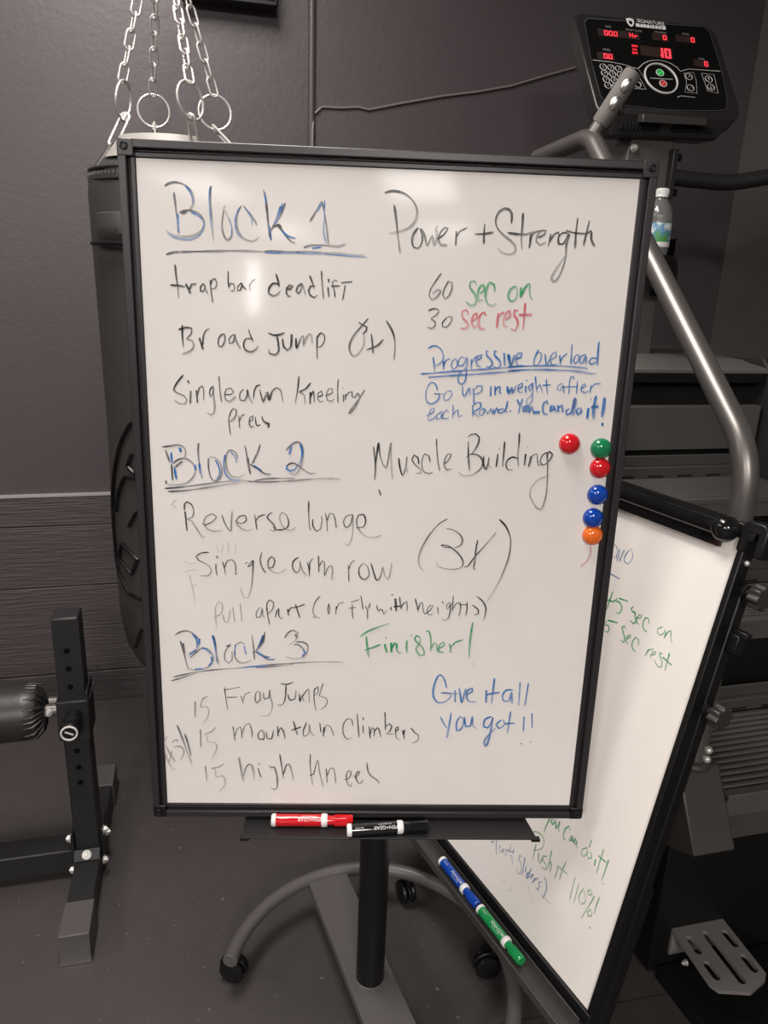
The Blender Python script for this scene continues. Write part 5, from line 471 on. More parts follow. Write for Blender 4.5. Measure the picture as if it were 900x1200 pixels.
# ------------------------------------------------------------------ punching bag and its chains
bc = V3((-.03, 1.80, 0)); BR = .182
pb = thing('punching_bag', 'tall black vinyl punching bag hanging behind the whiteboard', 'punching bag', (bc.x, bc.y, .375))
prof = [(0, .375), (.06, .377), (.11, .388), (.150, .418), (.172, .465), (BR, .54), (BR+.001, .75), (BR, 1.0), (BR-.002, 1.25), (BR-.004, 1.42), (BR-.003, 1.50), (BR-.006, 1.530), (BR-.010, 1.545), (BR-.028, 1.566), (BR-.052, 1.594), (BR-.064, 1.606), (BR-.072, 1.604), (0, 1.595)]
wob = MB(); seg = 72; vs = []
for i, (r, z) in enumerate(prof):
    for k in range(seg):
        a = 2*pi*k/seg; f = 1 + (.012*sin(3*a+z*7)+.008*sin(7*a-z*11))*(1 if .5 < z < 1.6 else .3); vs.append((bc.x+r*f*cos(a), bc.y+r*f*sin(a), z))
wob.add(vs, [(i*seg+k, i*seg+(k+1) % seg, (i+1)*seg+(k+1) % seg, (i+1)*seg+k) for i in range(len(prof)-1) for k in range(seg)], True)
M_bag = mat('grey_black_vinyl', (.040, .038, .036), .45, bump=.3, bscale=14)
obj('bag_body', wob, M_bag, pb, sharp=60)
obj('lit_top_patch', MB().lathe([(BR-.022, 1.566), (BR-.046, 1.596), (BR-.058, 1.6115), (BR-.066, 1.612), (.04, 1.602)], bc, None, 40, radians(212), radians(292)), M_leather2, pb, label='canvas top flap with its lit tone painted pale grey')  # lit front of the bag top, painted as a pale patch
for z in (1.545, 1.524): obj('seam', MB().torus(bc+V3((0, 0, z)), BR-.006, .0035, seg=64), M_leather, pb)
st = MB()
for k in range(100):
    a = 2*pi*k/100; st.box(bc + V3(((BR-.001)*cos(a), (BR-.001)*sin(a), 1.5345)), (.003, .0035, .006), Matrix.Rotation(a, 3, 'Z'))
obj('stitching', st, mat('grey_thread', (.10, .09, .085), .7), pb)
sv = []; n = 24
for k in range(n+1):
    a = radians(207 + 75*k/n); bul = .020*sin(pi*k/n)+.004
    for (dr, z) in ((.000, 1.462), (bul*.7, 1.458), (bul, 1.435), (bul, 1.418), (bul*.6, 1.405), (0, 1.402)): sv.append((bc.x+(BR+dr-.004)*cos(a), bc.y+(BR+dr-.004)*sin(a), z))
sp = obj('handle_strap', MB().add(sv, [(k*6+j, (k+1)*6+j, (k+1)*6+j+1, k*6+j+1) for k in range(n) for j in range(5)], True), M_bag, pb)
obj('piping', MB().tube([bc+V3(((BR+.010+.010*sin(pi*k/n))*cos(radians(207+75*k/n)), (BR+.010+.010*sin(pi*k/n))*sin(radians(207+75*k/n)), 1.401)) for k in range(n+1)], .0045, 10), M_blackpl, sp)
LOGO = [[(230.8, 1.035), (223.2, 1.004), (217.1, .972), (208.5, .914), (200.9, .848), (198, .78), (198.5, .70), (203, .665), (208.9, .652), (217.3, .628), (229, .624), (242, .63)], [(244, 1.05), (237, 1.045), (230.8, 1.035)],
        [(230.8, .97), (225.6, .941), (231.4, .926), (240, .925)], [(240, .93), (231.5, .914), (222, .914), (213.6, .876), (205.8, .821)], [(238, .85), (229.8, .832), (222.6, .798)], [(212.3, .749), (229.5, .724), (222.2, .681), (204.8, .708), (212.3, .749)], [(228.2, .546), (220.4, .491)]]
m2 = MB()
for pl_ in LOGO:
    q = []
    for (a, z), (b, z2) in zip(pl_[:-1], pl_[1:]):
        for i in range(6): q.append((a+(b-a)*i/6, z+(z2-z)*i/6))
    q.append(pl_[-1]); m2.tube([bc + V3(((BR+.004)*cos(radians(a)), (BR+.004)*sin(radians(a)), z)) for a, z in q], .0042, 6)
obj('printed_logo', m2, M_bagmark, pb, label='black outlined block lettering')
RINGS = [('leftmost chain of the punching bag, ending at a ring seen nearly edge-on', (-.127, 1.78, 1.684), (.93, -.33, -.16), (-.150, 1.765, 1.603)),
         ('chain second from left, hanging behind the punching bag', (-.075, 1.95, 1.698), (.05, -1, .1), (-.072, 1.935, 1.610)),
         ('chain third from left, in front over the punching bag', (.006, 1.65, 1.668), (.72, -.69, .1), (.012, 1.668, 1.598)),
         ('rightmost chain of the punching bag, over its right shoulder', (.057, 1.82, 1.682), (.15, -.98, .1), (.088, 1.785, 1.612))]
AN = V3((-.040, 1.80, 2.06))
def stadium(L, Wd, r, seg=10, ts=8):
    h = L/2-Wd/2; pth = [(Wd/2*cos(t), h+Wd/2*sin(t)) for t in [pi*k/seg for k in range(seg+1)]] + [(Wd/2*cos(t), -h+Wd/2*sin(t)) for t in [pi+pi*k/seg for k in range(seg+1)]]
    vs = []; n = len(pth); mb = MB()
    for i in range(n):
        (xa, ya), (xb, yb) = pth[i-1], pth[(i+1) % n]; tx, ty = xb-xa, yb-ya; q = sqrt(tx*tx+ty*ty); nx, ny = ty/q, -tx/q
        for j in range(ts): c_, s_ = cos(2*pi*j/ts), sin(2*pi*j/ts); vs.append((pth[i][0]+nx*r*c_, r*s_, pth[i][1]+ny*r*c_))
    return mb.add(vs, [(i*ts+j, ((i+1) % n)*ts+j, ((i+1) % n)*ts+(j+1) % ts, i*ts+(j+1) % ts) for i in range(n) for j in range(ts)], True)
link0 = None
for lab, rc, rn, clip in RINGS:
    rc = V3(rc); t = thing('hanging_chain', lab, 'chain', rc, 'chains holding up the punching bag')
    obj('ring', MB().torus(rc, .0345, .0028, rn, 36), M_zinc, t)
    top = rc + V3((0, 0, .034)); d = AN + (rc-AN).normalized()*.03 - top; L = d.length; d.normalize(); npitch = int(L/.0300); pit = L/npitch
    a = V3((1, 0, 0)); x = (a-d*a.dot(d)).normalized(); y = d.cross(x)
    for k in range(npitch):
        q = radians(25 + 90*(k % 2)); xx = x*cos(q)+y*sin(q); yy = d.cross(xx)
        Mx = Matrix((xx, yy, d)).transposed().to_4x4(); Mx.translation = top + d*(k+.45)*pit - rc
        if link0 is None: link0 = obj('link', stadium(.0385, .0175, .0024), M_zinc, t, local=True); lk = link0
        else: lk = link0.copy(); COL.objects.link(lk); lk.parent = t
        lk.matrix_local = Mx
    c = V3(clip); low = rc - V3((0, 0, .034)) ; d2 = (low - c); mid = (low+c)/2; Lc = d2.length+.022; d2.normalize(); xx = (V3(rn).normalized()); xx = (xx - d2*xx.dot(d2)).normalized(); yy = d2.cross(xx)
    mb = stadium(Lc, .018, .0030); Rm = Matrix((xx, yy, d2)).transposed()
    mb.v = [tuple(mid + Rm @ V3(v)) for v in mb.v]; k = obj('snap_hook', mb, M_zinc, t)
    obj('hook_sleeve', MB().cyl(mid+d2*(Lc/2-.018), mid+d2*(Lc/2-.004), .0062, 12), M_zinc, k)
for lab, rc, rn, clip in RINGS:
    c = V3(clip); rad = (V3((c.x, c.y, 0))-bc).normalized(); tg = V3((-rad.y, rad.x, 0)); m2 = MB()
    m2.add([c+tg*.006+V3((0, 0, .0)), c-tg*.006, bc+rad*(BR-.020)-tg*.034+V3((0, 0, 1.543)), bc+rad*(BR-.020)+tg*.034+V3((0, 0, 1.543)), c+tg*.006+rad*.004, c-tg*.006+rad*.004, bc+rad*(BR-.008)-tg*.034+V3((0, 0, 1.543)), bc+rad*(BR-.008)+tg*.034+V3((0, 0, 1.543))], [(0,1,2,3),(7,6,5,4),(0,4,5,1),(1,5,6,2),(2,6,7,3),(3,7,4,0)])
    obj('hanging_tab', m2, M_bag, pb, bevel=.002)
t = thing('ceiling_hook', 'steel swivel hook gathering the punching bag chains above the frame', 'hook', (AN.x, AN.y, 2.78))
obj('rod', MB().cyl(AN+V3((0, 0, .03)), (AN.x, AN.y, 2.775), .006, 12), M_zinc, t); obj('swivel_ring', MB().torus(AN, .032, .005, (0, 0, 1), 28), M_zinc, t)
obj('ceiling_plate', MB().cyl((AN.x, AN.y, 2.765), (AN.x, AN.y, 2.783), .05, 24), M_powder, t)

# ------------------------------------------------------------------ weight bench leg
be = thing('weight_bench', 'black steel weight bench leg with padded roller at the left edge', 'exercise bench', (-.289, 1.53, 0))
obj('upright', MB().span((-.316, 1.50, .066), (-.262, 1.556, .662)), M_powder, be, bevel=.004)
M_hole = mat('hole_black', (.002, .002, .002), .9, spec=.1)
for z in (.587, .545, .502, .343, .301, .261): obj('adjustment_hole', MB().cyl((-.290, 1.4992, z), (-.290, 1.503, z), .0062, 14), M_hole, be)
obj('foot_bar', MB().span((-.316, 1.275, .006), (-.262, 1.83, .064)), M_powder, be, bevel=.003)
for y0, s in ((1.262, 1), (1.842, -1)):
    m2 = MB(); P = lambda x, y, z: (x, y0+s*y, z)
    m2.add([P(-.323, 0, 0), P(-.256, 0, 0), P(-.256, .10, 0), P(-.323, .10, 0), P(-.319, .006, .016), P(-.259, .006, .016), P(-.319, .010, .068), P(-.259, .010, .068), P(-.259, .10, .068), P(-.319, .10, .068)],
        [(0,1,2,3), (0,4,5,1), (4,6,7,5), (6,9,8,7), (1,5,7,8,2), (0,3,9,6,4), (3,2,8,9)])
    obj('foot_cap', m2, mat('grey_rubber', (.070, .062, .062), .5), be, bevel=.002, label='dark grey rubber end cap')
obj('cross_beam', MB().span((-1.30, 1.502, .020), (-.322, 1.562, .080)), M_powder, be, bevel=.003)
obj('rear_foot', MB().span((-1.36, 1.25, 0), (-1.30, 1.82, .06)), M_powder, be, bevel=.003)
m2 = MB().span((-.322, 1.495, .012), (-.317, 1.570, .128)); m2.span((-.262, 1.512, .006), (-.257, 1.580, .120)); m2.add([(-.318, 1.478, .066), (-.262, 1.478, .066), (-.262, 1.496, .084), (-.318, 1.496, .084), (-.318, 1.482, .064), (-.262, 1.482, .064), (-.262, 1.50, .082), (-.318, 1.50, .082)], [(0,1,2,3),(7,6,5,4),(0,4,5,1),(1,5,6,2),(2,6,7,3),(3,7,4,0)])
obj('flange', m2, M_powder, be, bevel=.001)
def bolt(parent, p, ax, r=.0085):
    ax = V3(ax).normalized(); p = V3(p); a = V3((0, 0, 1)) if abs(ax.z) < .9 else V3((1, 0, 0)); x = (a-ax*a.dot(ax)).normalized(); y = ax.cross(x)
    m = MB().cyl(p, p+ax*.002, r*1.25, 18); m.prism([(r*cos(k*pi/3), r*sin(k*pi/3)) for k in range(6)], p+ax*.002, x, y, ax*.006); m.cyl(p+ax*.006, p+ax*.011, r*.5, 12)
    return obj('bolt', m, M_bolt, parent, bevel=.0006, label='bright zinc bolt')
bolt(be, (-.290, 1.486, .076), (0, -.7, .7)); bolt(be, (-.322, 1.500, .116), (-1, 0, 0)); bolt(be, (-.322, 1.500, .028), (-1, 0, 0))
bolt(be, (-.257, 1.530, .104), (1, 0, 0)); bolt(be, (-.257, 1.560, .072), (1, 0, 0)); bolt(be, (-.257, 1.50, .045), (1, -.2, 0))
m2 = MB(); m2.span((-.320, 1.488, .378), (-.258, 1.4985, .472)); m2.span((-.3215, 1.492, .378), (-.3165, 1.566, .472)); m2.span((-.2615, 1.492, .378), (-.2565, 1.566, .490)); m2.span((-.320, 1.558, .378), (-.258, 1.566, .472))
m2.add([(-.257, 1.49, .472), (-.252, 1.49, .472), (-.240, 1.49, .512), (-.245, 1.49, .512), (-.257, 1.566, .472), (-.252, 1.566, .472), (-.240, 1.566, .512), (-.245, 1.566, .512)], [(0,1,2,3),(7,6,5,4),(0,4,5,1),(1,5,6,2),(2,6,7,3),(3,7,4,0)])
sl = obj('sliding_sleeve', m2, M_powder, be, bevel=.0015)
m2 = MB().cyl((-.287, 1.488, .440), (-.287, 1.462, .439), .0155, 24); m2.lathe([(0, 0), (.0195, 0), (.0195, .010), (.017, .016), (.017, .024), (.021, .030), (.021, .040), (.0195, .043), (0, .043)], (-.287, 1.466, .4385), Matrix(((1, 0, 0), (0, 0, -1), (0, 1, 0))), 28)
kn = obj('pop_pin_knob', m2, M_blackpl, be)
m2 = MB().torus((-.287, 1.4225, .4385), .0155, .0022, (0, 1, 0), 28); m2.box((-.287, 1.4225, .4385), (.018, .001, .004), Matrix.Rotation(radians(28), 3, 'Y'))
obj('knob_mark', m2, M_line, kn, label='pale printed ring')
m2 = MB().cyl((-.322, 1.525, .436), (-.39, 1.525, .436), .0135, 20); m2.cyl((-.322, 1.56, .435), (-.40, 1.56, .435), .012, 16)
obj('roller_rod', m2, M_rail, be)
bolt(be, (-.342, 1.513, .437), (0, -1, .1), .007)
Rx = Matrix(((0, 0, -1), (0, 1, 0), (1, 0, 0)))
rp = [(0, 0), (.022, -.002), (.040, .003), (.053, .010), (.059, .022), (.0605, .04), (.0605, .40), (.058, .44), (.02, .45), (0, .45)]
ro = obj('padded_roller', MB().lathe(rp, (-.352, 1.525, .437), Rx, 40), M_leather, be)
m2 = MB()
for k in range(22):
    a = 2*pi*k/22+.1*sin(k*5); m2.tube([(-.349, 1.525+.020*cos(a), .437+.020*sin(a)), (-.353, 1.525+.042*cos(a+.1), .437+.042*sin(a+.1)), (-.366, 1.525+.0565*cos(a+.2), .437+.0565*sin(a+.2)), (-.384, 1.525+.0600*cos(a+.22), .437+.0600*sin(a+.22))], [.003, .0035, .003, .0012], 6)
obj('gathered_cover', m2, M_leather, ro)

# ------------------------------------------------------------------ stair machine
sm = thing('stair_climber', 'black stair climbing machine with lit console behind the whiteboards', 'exercise machine', (1.1, 1.5, 0))
X0, X1 = .83, 1.30
body = [(.99, .015), (.99, .47), (1.14, .50), (1.16, .70), (1.33, .72), (1.35, .90), (1.52, .93), (1.53, 1.08), (1.56, 1.16), (1.95, 1.165), (2.14, 1.10), (2.16, .015)]
obj('base_shroud', MB().prism(body, (.845, 0, 0), (0, 1, 0), (0, 0, 1), (.47, 0, 0)), M_shroud, sm, bevel=.004)
side = [(.99, .015), (.97, .55), (1.05, .72), (1.24, .93), (1.45, 1.145), (1.53, 1.205), (1.60, 1.19), (1.95, 1.175), (2.16, 1.10), (2.16, .015)]
obj('side_panel', MB().prism(side, (1.31, 0, 0), (0, 1, 0), (0, 0, 1), (.11, 0, 0)), mat('side_panel_black', (.020, .020, .020), .45), sm, bevel=.006)
def step(yn, yb, z, X0=.832):
    m2 = MB(); m2.span((X0, yn, z-.045), (X1, yb, z-.006)); m2.span((X0, yn-.002, z-.012), (X1, yn+.016, z))
    nr = 13; dp = (yb-.006-(yn+.022))/nr
    for k in range(nr): m2.span((X0+.004, yn+.022+dp*k, z-.008), (X1-.004, yn+.022+dp*(k+.55), z))
    s = obj('step', m2, M_stepm, sm, bevel=.0015)
    m3 = MB(); m3.span((X0, yb-.002, z-.004), (X1, yb+.012, z+.024))
    m3.span((X0, yb+.008, z+.024), (X1, yb+.014, z+.050)); obj('step_heel', m3, M_shroudg, s, bevel=.002)
    m4 = MB()
    for k in range(6): m4.span((X0+.025+.078*k, yb-.0035, z+.000), (X0+.064+.078*k, yb-.0015, z+.0045))
    obj('comb_slots', m4, mat('slot_black', (.002, .002, .002), .9), s)
step(.883, 1.118, .530, .852); step(1.124, 1.300, .730); step(1.297, 1.480, .930)
obj('riser_panel', MB().span((X0, 1.490, .992), (X1, 1.515, 1.095)), mat('riser_grey', (.075, .070, .067), .5), sm, bevel=.002)
obj('cross_bar', MB().span((X0, 1.500, 1.148), (X1, 1.53, 1.168)), M_shroud, sm)
m2 = MB(); m2.prism([(1.50, 1.168), (1.50, 1.180), (1.60, 1.190), (1.93, 1.196), (2.00, 1.17)], (.80, 0, 0), (0, 1, 0), (0, 0, 1), (.53, 0, 0)); obj('top_shroud', m2, mat('top_shroud_grey', (.13, .12, .112), .5), sm, bevel=.003)
# mast and console
obj('mast', MB().prism([(.995, 1.17), (1.135, 1.17), (1.125, 1.66), (1.112, 1.705), (1.012, 1.705), (.998, 1.66)], (0, 1.72, 0), (1, 0, 0), (0, 0, 1), (0, .075, 0)), mat('mast_grey', (.085, .079, .074), .45), sm, bevel=.004)
bolt(sm, (1.012, 1.7185, 1.665), (0, -1, 0), .0075)
CO = V3((.898, 1.85, 1.955)); cv = V3((0, .5462, .8377)); cu_ = V3((1, 0, 0)); cn = cu_.cross(cv)
if cn.y > 0: cn = -cn
CM = Matrix((cu_, cv, cn)).transposed()
def cp(u, v, n=0.): return CO + cu_*u*.001 + cv*v*.001 + cn*n
ol = [(-9, -6), (-4, 8), (10, 17), (120, 20), (352, 32), (374, 20), (384, -4), (393, -215), (388, -236), (372, -252), (340, -262), (180, -276), (30, -278), (10, -270), (3, -250), (-2, -150)]
cs = obj('console', MB().prism([(x*.001, y*.001) for x, y in ol], CO - cn*.040, cu_, cv, cn*.040), M_cons, sm, bevel=.006, seg=3)
ins = [(17, -12), (28, 0), (180, 10), (346, 22), (362, 8), (367, -110), (361, -195), (350, -226), (330, -232), (190, -246), (30, -244), (18, -225), (13, -120)]
obj('face_panel', MB().prism([(x*.001, y*.001) for x, y in ins], CO + cn*.0002, cu_, cv, cn*.0012), M_consface, cs, bevel=.0004)
def closed(mb, pts, wd, n=.0022):
    mb.ribbon(pts, wd, CO + cn*n, cu_, cv, cn, taper=False); return mb
def mm(p): return [(a*.001, b*.001) for a, b in p]
m2 = closed(MB(), mm(ins + ins[:1]), .0011, .0018)
obj('panel_edge', m2, mat('panel_edge_grey', (.13, .125, .12), .4), cs)
hz = [(-3, -8), (387, -10), (392, -200), (372, -235), (10, -252)]
lowpoly = [V3((.930, 1.775, 1.775)), V3((1.262, 1.775, 1.782)), V3((1.258, 1.690, 1.742)), V3((.925, 1.690, 1.734)), V3((.955, 1.79, 1.690)), V3((1.225, 1.79, 1.698)), V3((1.215, 1.702, 1.692)), V3((.950, 1.702, 1.682))]
obj('lower_housing', MB().add(lowpoly, [(0,1,2,3),(7,6,5,4),(0,4,5,1),(1,5,6,2),(2,6,7,3),(3,7,4,0)]), M_cons, cs, bevel=.006)
m2 = MB().prism([(0, .0015), (.166, .0065), (.166, -.0115), (0, -.0165)], (.998, 1.672, 1.7265), (1, 0, 0), (0, .25, 1), (0, .030, .004)); obj('reading_ledge', m2, mat('ledge_grey', (.035, .033, .032), .35), cs, bevel=.002)
vent = MB()
for k in range(26):
    if 11 <= k <= 13: continue
    vent.box((.960+.0096*k, 1.6985, 1.704+.0004*k), (.0052, .012, .016), Matrix.Rotation(radians(20), 3, 'Y'))
obj('vent_slots', vent, mat('vent_black', (.001, .001, .001), .9), cs)
# printed outlines
m2 = MB()
closed(m2, mm([(17, -124), (66, -124), (100, -127), (122, -133), (133, -134), (141, -126), (152, -116), (166, -108), (180, -103.5), (197, -101), (214, -102.6), (228, -108), (240, -116), (249, -128), (256, -124), (273, -117.5), (362, -113)]), .0016)
closed(m2, mm([(102, -130), (122, -137), (128, -150), (134, -170), (142, -192), (111, -194)]), .0012)
closed(m2, mm([(256, -132), (284, -126), (286, -150), (279, -188), (246, -188), (253, -172), (258, -155), (256, -132)]), .0012)
closed(m2, mm([(306, -126), (341, -126), (339, -181), (311, -178), (306, -126)]), .0012)
closed(m2, mm([(222, -206), (232, -201), (271, -201)]), .0016); closed(m2, mm([(160, -158), (221, -154.5)]), .0016)
closed(m2, mm([(133, -134), (140, -150), (150, -178)]), .0009)
obj('printed_outline', m2, M_line, cs)
obj('start_stop_ring', MB().torus(cp(190, -155.5, .002), .0425, .0024, cn, 48), mat('silver_ring', (.55, .54, .53), .35), cs)
def ringbtn(u, v, r, txt=None, ts=.011, m=M_line, wd=.0008):
    k = obj('button', MB().torus(cp(u, v, .0020), r*.001, wd, cn, 24), m, cs)
    if txt: obj('button_mark', text_mb(txt, ts, cp(u, v, .0022), cu_, cv, cn), m, k)
    return k
for i, (u, v) in enumerate([(40.9, -140.7), (60.9, -140.5), (80.8, -141), (41.2, -158.5), (61.6, -158.4), (81.7, -158.3), (41.9, -176.8), (62.4, -176.1), (82.4, -176.1)]): ringbtn(u, v, 8.2, str(i+1))
ringbtn(42.9, -193.2, 8.2, '<', .010); ringbtn(62.8, -193, 8.2, '0'); ringbtn(122.2, -181, 8.5); ringbtn(268.2, -140.5, 9, '+'); ringbtn(264.8, -174, 9, '-')
for v, sg in ((-140.9, 1), (-165.3, -1)):
    k = ringbtn(323, v, 9.5); m3 = MB(); closed(m3, mm([(323, v-5*sg), (323, v+5*sg)]), .0014); closed(m3, mm([(319.5, v+1.5*sg), (323, v+5.5*sg), (326.5, v+1.5*sg)]), .0014); obj('button_mark', m3, M_line, k)
k = ringbtn(190.5, -138.7, 9.5, None, m=M_line, wd=.0012); obj('button_mark', MB().prism(mm([(187, -133), (187, -145), (197, -139)]), CO+cn*.0018, cu_, cv, cn*.0006), M_grn, k, label='green play triangle'); obj('button_ring', MB().torus(cp(190.5, -138.7, .0022), .0082, .0009, cn, 24), M_grn, k)
k = ringbtn(191.9, -170.1, 9, None, m=M_line, wd=.0012); obj('button_mark', MB().prism(mm([(188, -166), (196, -166), (196, -174), (188, -174)]), CO+cn*.0018, cu_, cv, cn*.0006), M_redsym, k, label='red stop square'); obj('button_ring', MB().torus(cp(191.9, -170.1, .0022), .0078, .0009, cn, 24), M_redsym, k)
SEGS = {'0': 'abcdef', '1': 'bc', 'H': 'bcefg', 'r': 'eg', 't': 'defg', '4': 'bcfg'}
def digit(mb, ch, u, v, w_, h_, th):
    P = {'a': ((0, h_), (w_, h_)), 'g': ((0, h_/2), (w_, h_/2)), 'd': ((0, 0), (w_, 0)), 'f': ((0, h_/2), (0, h_)), 'b': ((w_, h_/2), (w_, h_)), 'e': ((0, 0), (0, h_/2)), 'c': ((w_, 0), (w_, h_/2))}
    for s_ in SEGS[ch]:
        (x0, y0), (x1, y1) = P[s_]; sl_ = .10
        closed(mb, mm([(u+x0+sl_*y0, v+y0), (u+x1+sl_*y1, v+y1)]), th*.001, .0024)
for wn, (u, v, txt, nd) in {'time': (64, -44, '000', 4), 'rate': (131, -42, 'Hr', 4), 'calories': (223, -36, '0', 3), 'steps': (301, -32, '0', 4), 'speed': (49, -114, '00', 3), 'level': (322, -102, '0', 3)}.items():
    x1 = u + len(txt)*12.5; m3 = MB().prism(mm([(x1-nd*12.5-5, v-4), (x1+1, v-4), (x1+2.5, v+17), (x1-nd*12.5-3.5, v+17)]), CO+cn*.0012, cu_, cv, cn*.0005)
    k = obj('display_window', m3, M_dimled, cs); m3 = MB()
    for i, ch in enumerate(txt): digit(m3, ch, u+12.5*i, v, 7.5, 12.5, 2.3)
    if wn == 'speed': closed(m3, mm([(58.6, -114), (60.4, -114)]), .0024, .0024)
    if wn == 'time': closed(m3, mm([(73.6, -42), (75.2, -42)]), .002, .0024); closed(m3, mm([(74, -36), (75.6, -36)]), .002, .0024)
    obj('lit_digits', m3, M_red, k, label='glowing red digits')
k = obj('display_window', MB().prism(mm([(150, -92), (236, -92), (240, -62), (154, -62)]), CO+cn*.0012, cu_, cv, cn*.0005), M_dimled, cs)
m3 = MB()
for row in range(7):
    for c_ in range(15):
        on = (c_ in (1, 2)) or (c_ in (5, 6)) or (c_ in (10, 11)) or (row in (0, 6) and 6 <= c_ <= 11) or (c_ == 0 and row == 1)
        if c_ in (3, 4): on = False
        if on: m3.box(cp(205+2.3*c_+row*.5, -90+4.1*row, .0022), (.0023, .0040, .0006), CM)
obj('lit_digits', m3, M_red, k, label='glowing red dot-matrix digits')
m3 = MB()
for i, wd_ in enumerate(('RPM', 'LVL', 'SPM')):
    q = text_mb(wd_, .0085, cp(138-2*i, -68-10.5*i, .0022), cu_, cv, cn); m3.add(q.v, q.f)
obj('lit_words', m3, M_red, k, label='three small glowing red words')
m3 = MB()
for txt, u, v in (('TIME', 77, -19), ('HEART RATE', 145, -20), ('CALORIES', 218, -15.8), ('STEPS', 289, -10.8), ('SPEED', 59, -89.4), ('LEVEL', 317, -82.4)):
    q = text_mb(txt, .0075, cp(u, v, .0020), cu_, cv, cn); m3.add(q.v, q.f)
obj('printed_captions', m3, mat('caption_grey', (.30, .29, .28), .5), cs)
m3 = MB().prism(mm([(132, 15), (142, 18), (152, 15), (151.5, 3), (147, -5), (142, -9), (137, -5), (132.5, 3)]), CO+cn*.0014, cu_, cv, cn*.0005)
lg = obj('logo_shield', m3, M_print, cs, label='white shield emblem')
m3 = MB().prism(mm([(138, 9), (146, 9), (147, 2), (142, -3), (137, 2)]), CO+cn*.0020, cu_, cv, cn*.0002); obj('emblem', m3, M_consface, lg)
obj('logo_lettering', text_mb('SIGNATURE', .0155, cp(198, 12, .0020), cu_, cv, cn, sx=.92), M_print, cs, label='white brand lettering')
k = obj('logo_lettering', MB().prism(mm([(156, 4), (238, 6.5), (236, -4), (155, -6)]), CO+cn*.0012, cu_, cv, cn*.0006), M_print, cs, label='white bar with dark brand lettering')
obj('lettering', text_mb('F I T N E S S', .0125, cp(196, .2, .0021), cu_, cv, cn, sx=.98), M_consface, k)
# left hand rail
def arc(a, b, c, n=8, r=.07):   # rounded corner at b
    a, b, c = V3(a), V3(b), V3(c); p = b + (a-b).normalized()*r; q = b + (c-b).normalized()*r
    return [p*(1-t)**2 + b*2*t*(1-t) + q*t*t for t in [i/n for i in range(n+1)]]
RXL = .808; K0, K1, K2, K3 = (RXL, .93, .47), (RXL, .928, 1.112), (RXL, 1.545, 1.648), (RXL, 1.80, 1.640)
path = [V3(K0)] + arc(K0, K1, K2, 12, .065) + arc(K1, K2, K3, 10, .035) + [V3(K3)]
obj('hand_rail', MB().tube(path, .0192, 24), M_rail, sm)
obj('rail_stay', MB().tube([V3(K3)-V3((0, .02, 0)), V3((RXL, 1.79, 1.60)), V3((.90, 1.76, 1.55)), V3((1.0, 1.757, 1.55))], .019, 16), M_rail, sm)
g0, g1 = V3((.806, 1.548, 1.640)), V3((.866, 1.505, 1.764)); gd = (g1-g0).normalized()
obj('grip_stem', MB().cyl(g0, g0+gd*.05, .0145, 18), M_rail, sm)
gr = obj('foam_grip', MB().tube([g0+gd*.035, g0+gd*.040, g1-gd*.008, g1-gd*.002, g1], [.016, .0185, .0185, .0165, .010], 24), M_foam, sm)
gx = V3((0, -1, .25)); gx = (gx-gd*gx.dot(gd)).normalized(); gy = gd.cross(gx)
for off in (.078, .114):
    Rg = Matrix((gx, gy, gd)).transposed(); obj('pulse_sensor', MB().ball(g0+gd*off+gx*.0098, .0200, (.62, .62, 1.0), Rg), M_chrome, gr, label='polished steel pulse sensor')
obj('grip_button', MB().box(g0+gd*.075+V3((.022, .0, -.006)), (.010, .012, .022)), M_cons, gr, bevel=.003)
# right side handle
obj('handle_plate', MB().span((1.108, 1.700, 1.560), (1.122, 1.735, 1.668)), M_powder, sm, bevel=.002)
for z in (1.575, 1.652): obj('plate_bolt', MB().cyl((1.120, 1.715, z), (1.136, 1.715, z), .0085, 12), M_blackpl, sm)
Q = [(1.12, 1.715, 1.608), (1.27, 1.70, 1.602), (1.46, 1.66, 1.640), (1.50, 1.40, 1.60)]
path = [V3(Q[0])] + arc(Q[0], Q[1], Q[2], 8, .04) + arc(Q[1], Q[2], Q[3], 8, .06) + [V3((1.50, 1.35, 1.59))]
obj('side_handle', MB().tube(path, .0185, 20), M_powder, sm)
K0, K1, K2 = (1.36, .98, .55), (1.36, .925, 1.115), (1.44, 1.40, 1.56)
# cup holder
ch = MB().lathe([(.0, 1.352), (.040, 1.352), (.0425, 1.36), (.0445, 1.428), (.0415, 1.428), (.039, 1.362), (0, 1.358)], (1.063, 1.655, 0), None, 32)
ch.prism([(-.019, 1.335), (.019, 1.335), (.019, 1.40), (.010, 1.425), (-.010, 1.425), (-.019, 1.40)], (1.126, 1.672, 0), (1, 0, 0), (0, 0, 1), (0, .048, 0)); ch.lathe([(.0415, 1.428), (.0415, 1.466), (.0445, 1.466), (.0445, 1.428)], (1.063, 1.655, 0), None, 24, radians(-35), radians(150))
obj('cup_holder', ch, M_shroud, sm, bevel=.001)
# post cover, bolts
obj('post_cover', MB().prism([(.840, .455), (.905, .418), (.985, .425), (.985, .52), (.945, .575), (.913, .572)], (.767, 0, 0), (0, 1, 0), (0, 0, 1), (.080, 0, 0)), M_bracket, sm, bevel=.003)
obj('post_collar', MB().lathe([(.0215, .566), (.028, .568), (.030, .574), (.028, .580), (.0215, .582)], (RXL, .93, 0), None, 28), M_bracket, sm)
for z in (.606, .588): obj('bolt', MB().ball((RXL+.010, .911, z), .0070), M_bolt, sm, label='bright domed bolt')
